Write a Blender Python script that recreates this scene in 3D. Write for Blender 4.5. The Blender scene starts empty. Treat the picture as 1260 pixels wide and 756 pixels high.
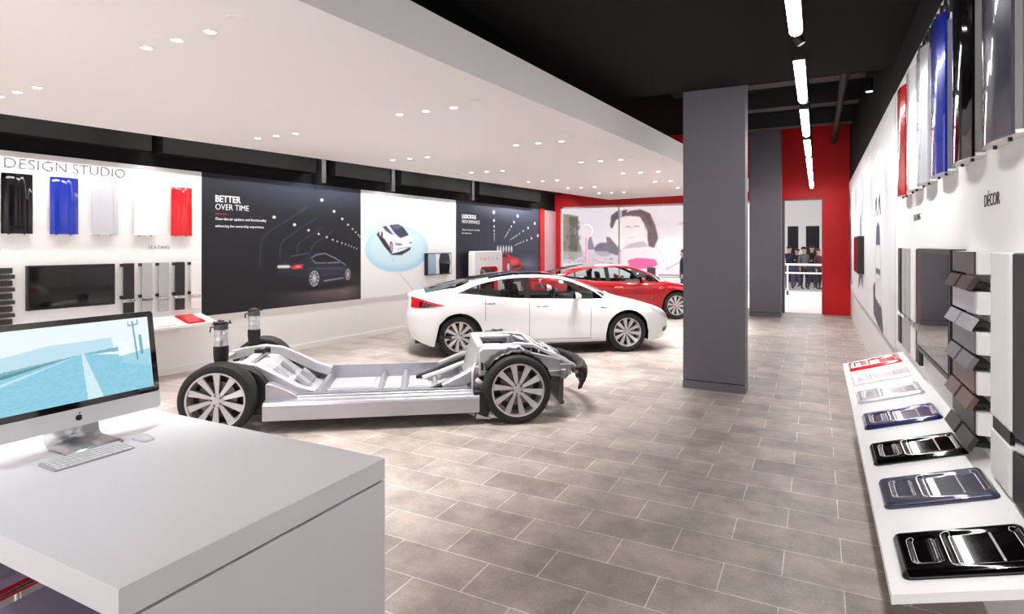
import bpy, bmesh, math, random
import numpy as np
from mathutils import Vector, Matrix
random.seed(7)
S = bpy.context.scene
COL = S.collection
PI = math.pi
R = math.radians
# ------------------------------------------------------------------ camera
CAM_H = 1.863
HEAD = math.atan((1006 - 630) / 727.7)
cam_d = bpy.data.cameras.new('camera')
cam_d.sensor_fit = 'HORIZONTAL'; cam_d.sensor_width = 36.0
cam_d.lens = 727.7 / 1260 * 36.0
cam_d.shift_y = -77.0 / 1260
cam_d.clip_start = 0.05; cam_d.clip_end = 200
cam = bpy.data.objects.new('camera', cam_d); COL.objects.link(cam)
cam.location = (0, 0, CAM_H); cam.rotation_euler = (R(90), 0, HEAD)
S.camera = cam
# ------------------------------------------------------------------ light and exposure
S.view_settings.view_transform = 'Standard'
S.view_settings.look = 'None'
S.view_settings.exposure = 0.5
S.view_settings.gamma = 1.0
S.view_settings.use_curve_mapping = False
W = bpy.data.worlds.new('mall_ambient'); S.world = W; W.use_nodes = True
W.node_tree.nodes['Background'].inputs[0].default_value = (1.0, 0.99, 0.98, 1)
W.node_tree.nodes['Background'].inputs[1].default_value = 0.75
def area(name, loc, rot, sx, sy, power, color=(1, 1, 1)):
    l = bpy.data.lights.new(name, 'AREA'); l.shape = 'RECTANGLE'; l.size = sx; l.size_y = sy
    l.energy = power; l.color = color
    o = bpy.data.objects.new(name, l); COL.objects.link(o); o.location = loc; o.rotation_euler = rot
    return o
# daylight of the mall atrium beyond the storefront
area('atrium_daylight', (-3.5, 22.5, 4.6), (R(-40), 0, 0), 9, 3, 300)
SPOT_W = 135.0
SPOT_WALL = 42.0
STRIP_W = 36.0
CAM_EXPOSURE = 0.0

# ------------------------------------------------------------------ materials
def s2l(c):
    return tuple(((x / 12.92) if x <= 0.04045 else ((x + 0.055) / 1.055) ** 2.4) for x in c)
def rgb(r, g, b): return s2l((r / 255., g / 255., b / 255.))
MATS = {}
def mat(name, col, rough=0.5, metal=0.0, coat=0.0, spec=0.5, emit=None, estr=0.0, noise=0.0, nscale=20.0):
    if name in MATS: return MATS[name]
    m = bpy.data.materials.new(name); m.use_nodes = True
    nt = m.node_tree; b = nt.nodes['Principled BSDF']
    b.inputs['Base Color'].default_value = (*col, 1)
    b.inputs['Roughness'].default_value = rough; b.inputs['Metallic'].default_value = metal
    b.inputs['Coat Weight'].default_value = coat; b.inputs['Coat Roughness'].default_value = 0.03
    b.inputs['Specular IOR Level'].default_value = spec
    if emit:
        b.inputs['Emission Color'].default_value = (*emit, 1); b.inputs['Emission Strength'].default_value = estr
    if noise > 0:
        tc = nt.nodes.new('ShaderNodeTexCoord'); n = nt.nodes.new('ShaderNodeTexNoise')
        n.inputs['Scale'].default_value = nscale; n.inputs['Detail'].default_value = 4
        mx = nt.nodes.new('ShaderNodeMix'); mx.data_type = 'RGBA'
        mx.inputs['A'].default_value = (*[c * (1 - noise) for c in col], 1)
        mx.inputs['B'].default_value = (*[min(1, c * (1 + noise)) for c in col], 1)
        nt.links.new(tc.outputs['Object'], n.inputs['Vector'])
        nt.links.new(n.outputs['Fac'], mx.inputs['Factor'])
        nt.links.new(mx.outputs['Result'], b.inputs['Base Color'])
    MATS[name] = m
    return m
def glass(name, tint=(0.9, 0.95, 0.95), refl=0.5):
    if name in MATS: return MATS[name]
    m = bpy.data.materials.new(name); m.use_nodes = True; nt = m.node_tree; nt.nodes.clear()
    o = nt.nodes.new('ShaderNodeOutputMaterial'); mx = nt.nodes.new('ShaderNodeMixShader')
    t = nt.nodes.new('ShaderNodeBsdfTransparent'); g = nt.nodes.new('ShaderNodeBsdfGlossy')
    f = nt.nodes.new('ShaderNodeFresnel'); f.inputs[0].default_value = 1.45
    mm = nt.nodes.new('ShaderNodeMath'); mm.operation = 'MULTIPLY'; mm.inputs[1].default_value = refl
    g.inputs['Roughness'].default_value = 0.02
    t.inputs[0].default_value = (*tint, 1)
    nt.links.new(f.outputs[0], mm.inputs[0]); nt.links.new(mm.outputs[0], mx.inputs[0])
    nt.links.new(t.outputs[0], mx.inputs[1]); nt.links.new(g.outputs[0], mx.inputs[2])
    nt.links.new(mx.outputs[0], o.inputs[0]); MATS[name] = m
    return m
def print_mat(name, rough=0.4, emit=0.0, spec=0.4):
    if name in MATS: return MATS[name]
    m = bpy.data.materials.new(name); m.use_nodes = True; nt = m.node_tree; b = nt.nodes['Principled BSDF']
    a = nt.nodes.new('ShaderNodeVertexColor'); a.layer_name = 'ink'
    nt.links.new(a.outputs[0], b.inputs['Base Color'])
    b.inputs['Roughness'].default_value = rough; b.inputs['Specular IOR Level'].default_value = spec
    if emit > 0:
        nt.links.new(a.outputs[0], b.inputs['Emission Color']); b.inputs['Emission Strength'].default_value = emit
        b.inputs['Base Color'].default_value = (0.02, 0.02, 0.02, 1)
        for l in list(nt.links):
            if l.to_socket == b.inputs['Base Color']: nt.links.remove(l)
    MATS[name] = m
    return m
def tile_mat():
    m = bpy.data.materials.new('stone_floor_tile'); m.use_nodes = True; nt = m.node_tree; b = nt.nodes['Principled BSDF']
    N = nt.nodes.new; L = nt.links.new
    tc = N('ShaderNodeTexCoord'); mp = N('ShaderNodeMapping')
    mp.inputs['Location'].default_value = (2.314 + 0.61 * 40, -(3.3246 - 0.318) + 0.318 * 40, 0)
    L(tc.outputs['Object'], mp.inputs['Vector'])
    br = N('ShaderNodeTexBrick'); br.offset = 0.5; br.offset_frequency = 2; br.squash = 1.0; br.squash_frequency = 2
    br.inputs['Scale'].default_value = 1.0; br.inputs['Brick Width'].default_value = 0.61
    br.inputs['Row Height'].default_value = 0.318; br.inputs['Mortar Size'].default_value = 0.0032
    br.inputs['Mortar Smooth'].default_value = 0.1; br.inputs['Bias'].default_value = 0.0
    br.inputs['Color1'].default_value = (*TILE_A, 1); br.inputs['Color2'].default_value = (*TILE_B, 1)
    br.inputs['Mortar'].default_value = (*TILE_G, 1)
    L(mp.outputs[0], br.inputs['Vector'])
    n1 = N('ShaderNodeTexNoise'); n1.inputs['Scale'].default_value = 3.2; n1.inputs['Detail'].default_value = 7; n1.inputs['Roughness'].default_value = 0.65
    n2 = N('ShaderNodeTexNoise'); n2.inputs['Scale'].default_value = 60; n2.inputs['Detail'].default_value = 3
    L(tc.outputs['Object'], n1.inputs['Vector']); L(tc.outputs['Object'], n2.inputs['Vector'])
    r1 = N('ShaderNodeMapRange'); r1.inputs['From Min'].default_value = 0.3; r1.inputs['From Max'].default_value = 0.7
    r1.inputs['To Min'].default_value = 0.66; r1.inputs['To Max'].default_value = 1.28
    L(n1.outputs['Fac'], r1.inputs['Value'])
    r2 = N('ShaderNodeMapRange'); r2.inputs['From Min'].default_value = 0.3; r2.inputs['From Max'].default_value = 0.7
    r2.inputs['To Min'].default_value = 0.9; r2.inputs['To Max'].default_value = 1.1
    L(n2.outputs['Fac'], r2.inputs['Value'])
    mu = N('ShaderNodeMath'); mu.operation = 'MULTIPLY'; L(r1.outputs[0], mu.inputs[0]); L(r2.outputs[0], mu.inputs[1])
    vm = N('ShaderNodeMix'); vm.data_type = 'RGBA'; vm.blend_type = 'MULTIPLY'; vm.inputs['Factor'].default_value = 1
    L(br.outputs['Color'], vm.inputs['A']); L(mu.outputs[0], vm.inputs['B'])
    L(vm.outputs['Result'], b.inputs['Base Color'])
    rr = N('ShaderNodeMapRange'); rr.inputs['To Min'].default_value = 0.34; rr.inputs['To Max'].default_value = 0.5
    L(n1.outputs['Fac'], rr.inputs['Value']); L(rr.outputs[0], b.inputs['Roughness'])
    bp = N('ShaderNodeBump'); bp.inputs['Strength'].default_value = 0.15; bp.inputs['Distance'].default_value = 0.003
    iv = N('ShaderNodeMath'); iv.operation = 'SUBTRACT'; iv.inputs[0].default_value = 1; L(br.outputs['Fac'], iv.inputs[1])
    L(iv.outputs[0], bp.inputs['Height']); L(bp.outputs[0], b.inputs['Normal'])
    b.inputs['Specular IOR Level'].default_value = 0.4
    return m
TILE_A = rgb(176, 165, 158); TILE_B = rgb(156, 145, 139); TILE_G = rgb(222, 217, 214)
M_TILE = tile_mat()
M_WHITE = mat('white_paint', rgb(240, 238, 237), 0.55)
M_CEIL = mat('ceiling_white', rgb(238, 234, 233), 0.7)
M_DESK = mat('counter_laminate', rgb(224, 223, 228), 0.35, noise=0.01)
M_LAM = mat('white_laminate', rgb(240, 239, 240), 0.32, noise=0.01)
M_BLACKP = mat('black_paint', rgb(19, 18, 19), 0.85, spec=0.2)
M_BLACKC = mat('ceiling_black', rgb(24, 20, 20), 0.9, spec=0.15)
M_DUCT = mat('duct_dark', rgb(38, 36, 38), 0.6)
M_REDP = mat('red_wall_paint', rgb(222, 3, 14), 0.5)
M_COLUMN = mat('column_grey', rgb(108, 106, 115), 0.55, noise=0.03, nscale=60)
M_ALU = mat('brushed_aluminium', rgb(188, 188, 196), 0.34, 0.8, noise=0.05, nscale=14)
M_CAST = mat('cast_aluminium', rgb(204, 203, 207), 0.42, 0.6, noise=0.05, nscale=18)
M_RIM = mat('silver_rim', rgb(205, 203, 206), 0.3, 0.65)
M_RUBBER = mat('tyre_rubber', rgb(24, 23, 24), 0.7)
M_BLK = mat('black_plastic', rgb(20, 20, 22), 0.4)
M_BLKGL = mat('black_gloss', rgb(8, 8, 10), 0.06, coat=1.0)
M_CHROME = mat('chrome', rgb(235, 235, 238), 0.08, 1.0)
M_STEEL = mat('dark_steel', rgb(96, 96, 100), 0.4, 0.8)
M_DISC = mat('brake_steel', rgb(120, 118, 118), 0.35, 0.9)
M_TRANS = glass('clear_glass', (0.97, 0.98, 0.98), 0.6)
M_CARGL = glass('car_glass', (0.86, 0.92, 0.92), 0.8)
M_SCREEN = mat('dark_screen', rgb(14, 14, 16), 0.05, spec=0.6)
M_GREYTXT = mat('grey_lettering', rgb(105, 105, 108), 0.4)
M_DARKTXT = mat('dark_lettering', rgb(40, 40, 42), 0.4)
M_WTXT = mat('white_lettering', rgb(245, 245, 245), 0.5)
M_PRINT = print_mat('printed_panel', 0.42)
M_GLOW = print_mat('lit_display', 0.3, .74)
def paint(name, c, metal=0.0, rough=0.25, coat=1.0, ior=1.5):
    m = mat(name, c, rough, metal, coat); b = m.node_tree.nodes['Principled BSDF']
    b.inputs['Coat IOR'].default_value = ior; b.inputs['Specular IOR Level'].default_value = .2 if rough > .2 and metal < .35 else .05
    b.inputs['Coat Roughness'].default_value = .015
    return m
P_WHITE = paint('pearl_white_paint', rgb(238, 238, 240), 0.0, 0.3)
P_RED = paint('multicoat_red_paint', rgb(158, 2, 16), 0.2)
P_REDS = paint('sample_red_paint', rgb(214, 6, 22), 0.1)
P_BLUE = paint('deep_blue_paint', rgb(16, 44, 168), 0.3)
P_NAVY = paint('navy_blue_paint', rgb(20, 24, 84), 0.2, ior=1.38)
P_BLACK = paint('solid_black_paint', rgb(6, 5, 6), 0.0, 0.1, ior=1.38)
P_GRAPH = paint('graphite_grey_paint', rgb(62, 62, 80), 0.4, 0.3, ior=1.38)
P_SILVER = paint('silver_paint', rgb(205, 206, 212), 0.4)
P_TRAYW = paint('sample_white_paint', rgb(238, 238, 240), 0.0)

# ------------------------------------------------------------------ mesh helpers
class MB:
    def __init__(s): s.v = []; s.f = []; s.m = []
    def add(s, vs, fs, mi=0):
        k = len(s.v); s.v += [tuple(v) for v in vs]
        for f in fs: s.f.append(tuple(i + k for i in f)); s.m.append(mi)
        return s
    def box(s, x0, x1, y0, y1, z0, z1, mi=0, T=None):
        vs = [(x, y, z) for z in (z0, z1) for y in (y0, y1) for x in (x0, x1)]
        if T is not None: vs = [tuple(T @ Vector(v)) for v in vs]
        return s.add(vs, [(0, 2, 3, 1), (4, 5, 7, 6), (0, 1, 5, 4), (2, 6, 7, 3), (0, 4, 6, 2), (1, 3, 7, 5)], mi)
    def prism(s, pts, axis, a, b, mi=0):
        def P(p, h):
            return {'z': (p[0], p[1], h), 'y': (p[0], h, p[1]), 'x': (h, p[0], p[1])}[axis]
        n = len(pts)
        ar = sum(pts[i][0] * pts[(i + 1) % n][1] - pts[(i + 1) % n][0] * pts[i][1] for i in range(n))
        if (ar < 0) != (axis == 'y'): pts = pts[::-1]
        if a > b: a, b = b, a
        vs = [P(p, a) for p in pts] + [P(p, b) for p in pts]
        fs = [tuple(range(n))[::-1], tuple(range(n, 2 * n))] + [(i, (i + 1) % n, n + (i + 1) % n, n + i) for i in range(n)]
        return s.add(vs, fs, mi)
    def tube(s, path, r, n=10, mi=0, closed=False, caps=True):
        path = [Vector(p) for p in path]; L = len(path)
        rs = r if isinstance(r, (list, tuple)) else [r] * L
        vs = []; prev = None
        for i, p in enumerate(path):
            if closed: t = path[(i + 1) % L] - path[i - 1]
            else: t = path[min(i + 1, L - 1)] - path[max(i - 1, 0)]
            t.normalize()
            if prev is None:
                u = t.cross(Vector((0, 0, 1)))
                if u.length < 1e-3: u = t.cross(Vector((0, 1, 0)))
            else: u = prev - t * prev.dot(t)
            u.normalize(); prev = u; w = t.cross(u)
            for k in range(n):
                a = 2 * PI * k / n
                vs.append(p + (u * math.cos(a) + w * math.sin(a)) * rs[i])
        fs = []
        for i in range(L if closed else L - 1):
            j = (i + 1) % L
            for k in range(n):
                k2 = (k + 1) % n; fs.append((i * n + k, i * n + k2, j * n + k2, j * n + k))
        if caps and not closed: fs += [tuple(range(n))[::-1], tuple(range((L - 1) * n, L * n))]
        return s.add(vs, fs, mi)
    def bar(s, path, w, h, mi=0):
        """rectangular bar along a path: w sideways, h in the upright direction"""
        path = [Vector(p) for p in path]; L = len(path); vs = []
        for i, p in enumerate(path):
            t = (path[min(i + 1, L - 1)] - path[max(i - 1, 0)]).normalized()
            u = t.cross(Vector((0, 0, 1)))
            if u.length < 1e-3: u = Vector((1, 0, 0))
            u.normalize(); n = u.cross(t)
            for a, b in ((-1, -1), (1, -1), (1, 1), (-1, 1)): vs.append(p + u * (a * w / 2) + n * (b * h / 2))
        fs = []
        for i in range(L - 1):
            for k in range(4):
                k2 = (k + 1) % 4; fs.append((i * 4 + k, i * 4 + k2, i * 4 + 4 + k2, i * 4 + 4 + k))
        fs += [(3, 2, 1, 0), tuple(range((L - 1) * 4, L * 4))]
        return s.add(vs, fs, mi)
    def lathe(s, prof, n=24, axis='z', c=(0, 0, 0), mi=0, closed=False):
        vs = []; L = len(prof)
        for r, h in prof:
            for k in range(n):
                a = 2 * PI * k / n; x, y = r * math.cos(a), r * math.sin(a)
                q = {'z': (x, y, h), 'y': (x, h, y), 'x': (h, x, y)}[axis]
                vs.append((q[0] + c[0], q[1] + c[1], q[2] + c[2]))
        fs = []
        for i in range(L if closed else L - 1):
            j = (i + 1) % L
            for k in range(n):
                k2 = (k + 1) % n
                f = (i * n + k, i * n + k2, j * n + k2, j * n + k)
                fs.append(f if axis != 'y' else f[::-1])
        if not closed:
            if prof[0][0] > 1e-4: fs.append(tuple(range(n))[::-1] if axis != 'y' else tuple(range(n)))
            if prof[-1][0] > 1e-4: fs.append(tuple(range((L - 1) * n, L * n)) if axis != 'y' else tuple(range((L - 1) * n, L * n))[::-1])
        return s.add(vs, fs, mi)
    def ball(s, c, r, n=16, mi=0):
        r = r if isinstance(r, (tuple, list)) else (r, r, r); m = n // 2; vs = []; fs = []
        for i in range(m + 1):
            t = PI * i / m
            for k in range(n):
                a = 2 * PI * k / n
                vs.append((c[0] + r[0] * math.sin(t) * math.cos(a), c[1] + r[1] * math.sin(t) * math.sin(a), c[2] - r[2] * math.cos(t)))
        for i in range(m):
            for k in range(n):
                k2 = (k + 1) % n; fs.append((i * n + k, i * n + k2, i * n + n + k2, i * n + n + k))
        return s.add(vs, fs, mi)
    def grid(s, pts, mi=0, flip=False):
        nu = len(pts); nv = len(pts[0]); fs = []
        for i in range(nu - 1):
            for j in range(nv - 1):
                f = (i * nv + j, (i + 1) * nv + j, (i + 1) * nv + j + 1, i * nv + j + 1)
                fs.append(f[::-1] if flip else f)
        return s.add([p for row in pts for p in row], fs, mi)
    def build(s, name, m, parent=None, smooth=40, bevel=0, loc=None, rot=None, seg=2, clean=True):
        me = bpy.data.meshes.new(name); me.from_pydata(s.v, [], s.f)
        ms = m if isinstance(m, (list, tuple)) else [m]
        for x in ms: me.materials.append(x)
        if len(ms) > 1: me.polygons.foreach_set('material_index', s.m)
        me.update()
        if clean:
            bm = bmesh.new(); bm.from_mesh(me)
            bmesh.ops.remove_doubles(bm, verts=bm.verts, dist=1e-6)
            bmesh.ops.dissolve_degenerate(bm, edges=bm.edges, dist=1e-6)
            bmesh.ops.recalc_face_normals(bm, faces=bm.faces)
            bm.to_mesh(me); bm.free()
        if smooth:
            me.polygons.foreach_set('use_smooth', [True] * len(me.polygons)); me.set_sharp_from_angle(angle=R(smooth))
        o = bpy.data.objects.new(name, me); COL.objects.link(o)
        if parent: o.parent = parent
        if loc: o.location = loc
        if rot: o.rotation_euler = rot
        if bevel:
            md = o.modifiers.new('bevel', 'BEVEL'); md.width = bevel; md.segments = seg; md.limit_method = 'ANGLE'; md.angle_limit = R(35); md.harden_normals = True
        return o
def thing(name, label, cat, loc=(0, 0, 0), rotz=0, group=None):
    o = bpy.data.objects.new(name, None); COL.objects.link(o); o.empty_display_size = 0.1
    o.location = loc; o.rotation_euler = (0, 0, rotz); o['label'] = label; o['category'] = cat
    if group: o['group'] = group
    return o
def tag(o, label, cat, group=None):
    o['label'] = label; o['category'] = cat
    if group: o['group'] = group
    return o
def struct(o): o['kind'] = 'structure'; return o
def copy_tree(o, parent=None):
    c = o.copy(); COL.objects.link(c)
    if parent: c.parent = parent
    for ch in list(o.children): copy_tree(ch, c)
    return c
def bx(name, m, x0, x1, y0, y1, z0, z1, parent=None, bevel=0, smooth=0):
    b = MB().box(x0, x1, y0, y1, z0, z1)
    return b.build(name, m, parent, smooth=(40 if bevel else smooth), bevel=bevel)
def text(name, body, h, m, parent=None, loc=(0, 0, 0), rot=(R(90), 0, 0), width=None, thin=0.0, ext=0.002, align='LEFT', space=1.0):
    cu = bpy.data.curves.new(name, 'FONT'); cu.body = body; cu.size = 1.0; cu.extrude = 0.01; cu.offset = thin
    cu.space_character = space; cu.resolution_u = 3
    t = bpy.data.objects.new(name, cu); COL.objects.link(t); bpy.context.view_layer.update()
    me = bpy.data.meshes.new_from_object(t.evaluated_get(bpy.context.evaluated_depsgraph_get()))
    bpy.data.objects.remove(t); bpy.data.curves.remove(cu)
    vs = np.zeros(len(me.vertices) * 3); me.vertices.foreach_get('co', vs); vs = vs.reshape(-1, 3)
    mn, mx = vs.min(0), vs.max(0)
    hh = 0.729 if '\n' not in body else (mx[1] - mn[1])
    sy = h / hh; sx = (width / (mx[0] - mn[0])) if width else sy
    vs[:, 0] = (vs[:, 0] - mn[0]) * sx
    if align == 'CENTER': vs[:, 0] -= (mx[0] - mn[0]) * sx / 2
    vs[:, 1] *= sy; vs[:, 2] = np.where(vs[:, 2] > 0, ext, 0)
    me.vertices.foreach_set('co', vs.ravel()); me.update(); me.name = name
    me.materials.clear(); me.materials.append(m)
    o = bpy.data.objects.new(name, me); COL.objects.link(o); o.location = loc; o.rotation_euler = rot
    if parent: o.parent = parent
    return o
# ---- painting on a printed panel (ink colours; the dark pictures also hold painted wall-wash glow)
class Art:
    def __init__(s, w, h, nx, nz, bg):
        s.w, s.h, s.nx, s.nz = w, h, nx, nz
        s.U, s.V = np.meshgrid(np.linspace(0, w, nx), np.linspace(0, h, nz))
        s.c = np.zeros((nz, nx, 3)); s.c[:] = np.array(bg) / 255.
    def put(s, mask, col, a=1.0):
        mask = np.clip(mask, 0, 1)[..., None] * a
        s.c = s.c * (1 - mask) + np.array(col) / 255. * mask
    def poly(s, pts, col, a=1.0):
        ins = np.zeros(s.U.shape, bool); n = len(pts)
        for i in range(n):
            (x1, y1), (x2, y2) = pts[i], pts[(i + 1) % n]
            if y1 == y2: continue
            cnd = ((y1 > s.V) != (y2 > s.V)) & (s.U < (x2 - x1) * (s.V - y1) / (y2 - y1) + x1)
            ins ^= cnd
        s.put(ins.astype(float), col, a)
    def disc(s, x, y, rx, ry, col, a=1.0, soft=0.15):
        d = np.sqrt(((s.U - x) / rx) ** 2 + ((s.V - y) / ry) ** 2); s.put((1 - d) / soft + 0.5 if soft < 1 else np.clip(1 - d, 0, 1), col, a)
    def line(s, x1, y1, x2, y2, w, col, a=1.0):
        dx, dy = x2 - x1, y2 - y1; t = np.clip(((s.U - x1) * dx + (s.V - y1) * dy) / (dx * dx + dy * dy), 0, 1)
        d = np.hypot(s.U - x1 - t * dx, s.V - y1 - t * dy); s.put((w / 2 - d) / (w * 0.4) + 0.5, col, a)
    def blur(s):
        for ax in (0, 1):
            p = np.concatenate([s.c.take([0], ax), s.c, s.c.take([-1], ax)], ax); n = s.c.shape[ax]
            s.c = p.take(range(0, n), ax) * .22 + p.take(range(1, n + 1), ax) * .56 + p.take(range(2, n + 2), ax) * .22
        return s
    def build(s, name, parent, thick, m, edge, x0=0.0, z0=0.0, front=0.0, T=None):
        k = MB(); nx, nz = s.nx, s.nz
        U = s.U + x0; V = s.V + z0
        vs = np.stack([U, np.full_like(U, front), V], -1).reshape(-1, 3)
        idx = np.arange(nx * nz).reshape(nz, nx)
        fs = np.stack([idx[:-1, :-1], idx[:-1, 1:], idx[1:, 1:], idx[1:, :-1]], -1).reshape(-1, 4)
        k.v = [tuple(v) for v in vs]; k.f = [tuple(f) for f in fs]; k.m = [0] * len(fs)
        x1, z1 = x0 + s.w, z0 + s.h; b = front + thick
        c = [(x0, front, z0), (x1, front, z0), (x1, front, z1), (x0, front, z1), (x0, b, z0), (x1, b, z0), (x1, b, z1), (x0, b, z1)]
        k.add(c, [(0, 4, 5, 1), (1, 5, 6, 2), (2, 6, 7, 3), (3, 7, 4, 0), (5, 4, 7, 6)], 1)
        if T is not None: k.v = [tuple(T @ Vector(v)) for v in k.v]
        o = k.build(name, [m, edge], parent, smooth=0, clean=False)
        at = o.data.color_attributes.new('ink', 'FLOAT_COLOR', 'POINT')
        lin = np.where(s.c <= 0.04045, s.c / 12.92, ((s.c + 0.055) / 1.055) ** 2.4).reshape(-1, 3)
        full = np.ones((len(o.data.vertices), 4)); full[:len(lin), :3] = lin
        at.data.foreach_set('color', full.ravel().astype(np.float32))
        return o
# wall frames: local x to the right along the wall, local y into the wall, z up
LW0 = Vector((-8.2347, 5.1648, 0)); LWR = R(90 - 2.961)
LWD = Vector((math.cos(LWR), math.sin(LWR), 0)); LWN = Vector((LWD.y, -LWD.x, 0))   # out of the wall
def on_left(s, z, out=0.0): p = LW0 + LWD * s + LWN * out; return (p.x, p.y, z)
RWX = 0.745; RWR = R(-90)
def on_right(y, z, out=0.0): return (RWX - out, y, z)
FWY = 17.75
CEIL_Z = 3.2; SLAB_Z = 3.84; ROOF_Z = 5.1

# ================================================================== THE ROOM
def room():
    fl = MB().box(-9.6, 4.0, -4.2, 17.9, -0.12, 0.0); struct(fl.build('floor', M_TILE, smooth=0))
    # left wall: a box standing along the slightly turned wall line
    def lwall(name, m, s0, s1, z0, z1, t0, t1):
        b = MB(); vs = []
        for z in (z0, z1):
            for (s, o) in ((s0, t0), (s1, t0), (s1, t1), (s0, t1)):
                p = LW0 + LWD * s + LWN * o; vs.append((p.x, p.y, z))
        b.add(vs, [(0, 1, 2, 3), (4, 7, 6, 5), (0, 4, 5, 1), (1, 5, 6, 2), (2, 6, 7, 3), (3, 7, 4, 0)])
        return struct(b.build(name, m, smooth=0))
    lwall('wall_left', M_WHITE, -9.3, 12.7, 0.0, 2.95, -0.2, -0.03)
    lwall('wall_left_upper', M_BLACKP, -9.3, 12.7, 2.95, ROOF_Z, -0.2, -0.02)
    lwall('trim_1', M_WHITE, -9.3, 11.5, 0.0, 0.09, -0.03, -0.015)
    # right wall
    struct(bx('wall_right', M_WHITE, RWX + 0.02, RWX + 0.2, -4.2, FWY, 0, 3.45))
    struct(bx('wall_right_upper', M_BLACKP, RWX + 0.0, RWX + 0.2, -4.2, FWY, 3.45, ROOF_Z))
    # far wall, red, with the shop window and the doorway
    f0, f1 = FWY, FWY + 0.2
    b = MB()
    b.box(-8.2, RWX + 0.2, f0, f1, 3.08, ROOF_Z)          # above the openings
    b.box(-8.2, -7.42, f0, f1, 0, 3.08)
    b.box(-1.45, -0.86, f0, f1, 0, 3.08)
    b.box(0.115, RWX + 0.2, f0, f1, 0, 3.08)
    struct(b.build('wall_far', M_REDP, smooth=0))
    # red return beside the shop window
    struct(lwbox('trim_2', M_REDP, 11.5, 11.78, 0.0, 2.97, 0.0, 0.03))
    # columns
    for nm, x0, x1, y0, y1, top in (('trim_3', -1.555, -0.80, 7.86, 8.18, ROOF_Z), ('trim_4', -1.58, -0.83, 16.55, 17.0, ROOF_Z)):
        c = MB().box(x0, x1, y0, y1, 0.115, top).box(x0 - 0.004, x1 + 0.004, y0 - 0.004, y1 + 0.004, 0.0, 0.10).box(x0 + 0.01, x1 - 0.01, y0 + 0.01, y1 - 0.01, 0.09, 0.12, 1)
        o = struct(c.build(nm, [M_COLUMN, M_BLKGL], smooth=0))
    # ceilings
    cl = [(-7.42 - 5.97 * 0.1342, -3.0), (-7.42, 2.97), (-5.53, 17.05), (-1.55, 16.05), (-1.975, 10.1), (-2.443, 3.69), (-2.85, -3.0)]
    struct(MB().prism(cl, 'z', CEIL_Z, CEIL_Z + 0.33).build('ceiling', M_CEIL, smooth=0))
    struct(bx('ceiling_slab', M_BLACKC, -2.62, RWX, -4.2, 7.84, SLAB_Z, SLAB_Z + 0.3))
    struct(bx('ceiling_upper', M_BLACKC, -9.6, RWX + 0.2, -4.2, 18.0, ROOF_Z, ROOF_Z + 0.1))
def lwbox(name, m, s0, s1, z0, z1, t0, t1, parent=None):
    b = MB(); vs = []
    for z in (z0, z1):
        for (s, o) in ((s0, t0), (s1, t0), (s1, t1), (s0, t1)):
            p = LW0 + LWD * s + LWN * o; vs.append((p.x, p.y, z))
    b.add(vs, [(0, 1, 2, 3), (4, 7, 6, 5), (0, 4, 5, 1), (1, 5, 6, 2), (2, 6, 7, 3), (3, 7, 4, 0)])
    return b.build(name, m, parent, smooth=0)
room()
# shop window in the far wall: frame, panes
def shop_window():
    t = thing('window_1', 'wide shop window in the red far wall', 'window', (0, 0, 0)); struct(t)
    del t['label']; del t['category']
    y = FWY + 0.06
    f = MB()
    for x0, x1 in ((-7.42, -7.36), (-5.49, -5.45), (-3.5, -3.46), (-1.50, -1.45)): f.box(x0, x1, y, y + 0.06, 0, 3.08)
    f.box(-7.42, -1.45, y, y + 0.06, 3.02, 3.08).box(-7.42, -1.45, y, y + 0.06, 0, 0.08)
    f.build('window_frame', M_WHITE, t, smooth=0)
    for x0, x1 in ((-7.36, -5.49), (-5.45, -3.5), (-3.46, -1.50)):
        MB().box(x0, x1, y + 0.025, y + 0.035, 0.08, 3.02).build('pane', M_TRANS, t, smooth=0)
    d = thing('door_1', 'x', 'x'); struct(d); del d['label']; del d['category']
    k = MB().box(-0.86, -0.80, FWY - 0.01, FWY + 0.21, 0, 3.08).box(0.10, 0.115, FWY - 0.01, FWY + 0.21, 0, 3.08).box(-0.80, 0.10, FWY - 0.01, FWY + 0.21, 3.06, 3.08)
    k.build('door_frame', M_COLUMN, d, smooth=0)
shop_window()
# white return panel, the red wall's pink bounce light put into its colour
struct(lwbox('trim_5', mat('bounce_pink_panel', rgb(240, 190, 200), 0.25), 11.78, 12.6, 0.0, 2.93, 0.0, 0.02))

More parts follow.
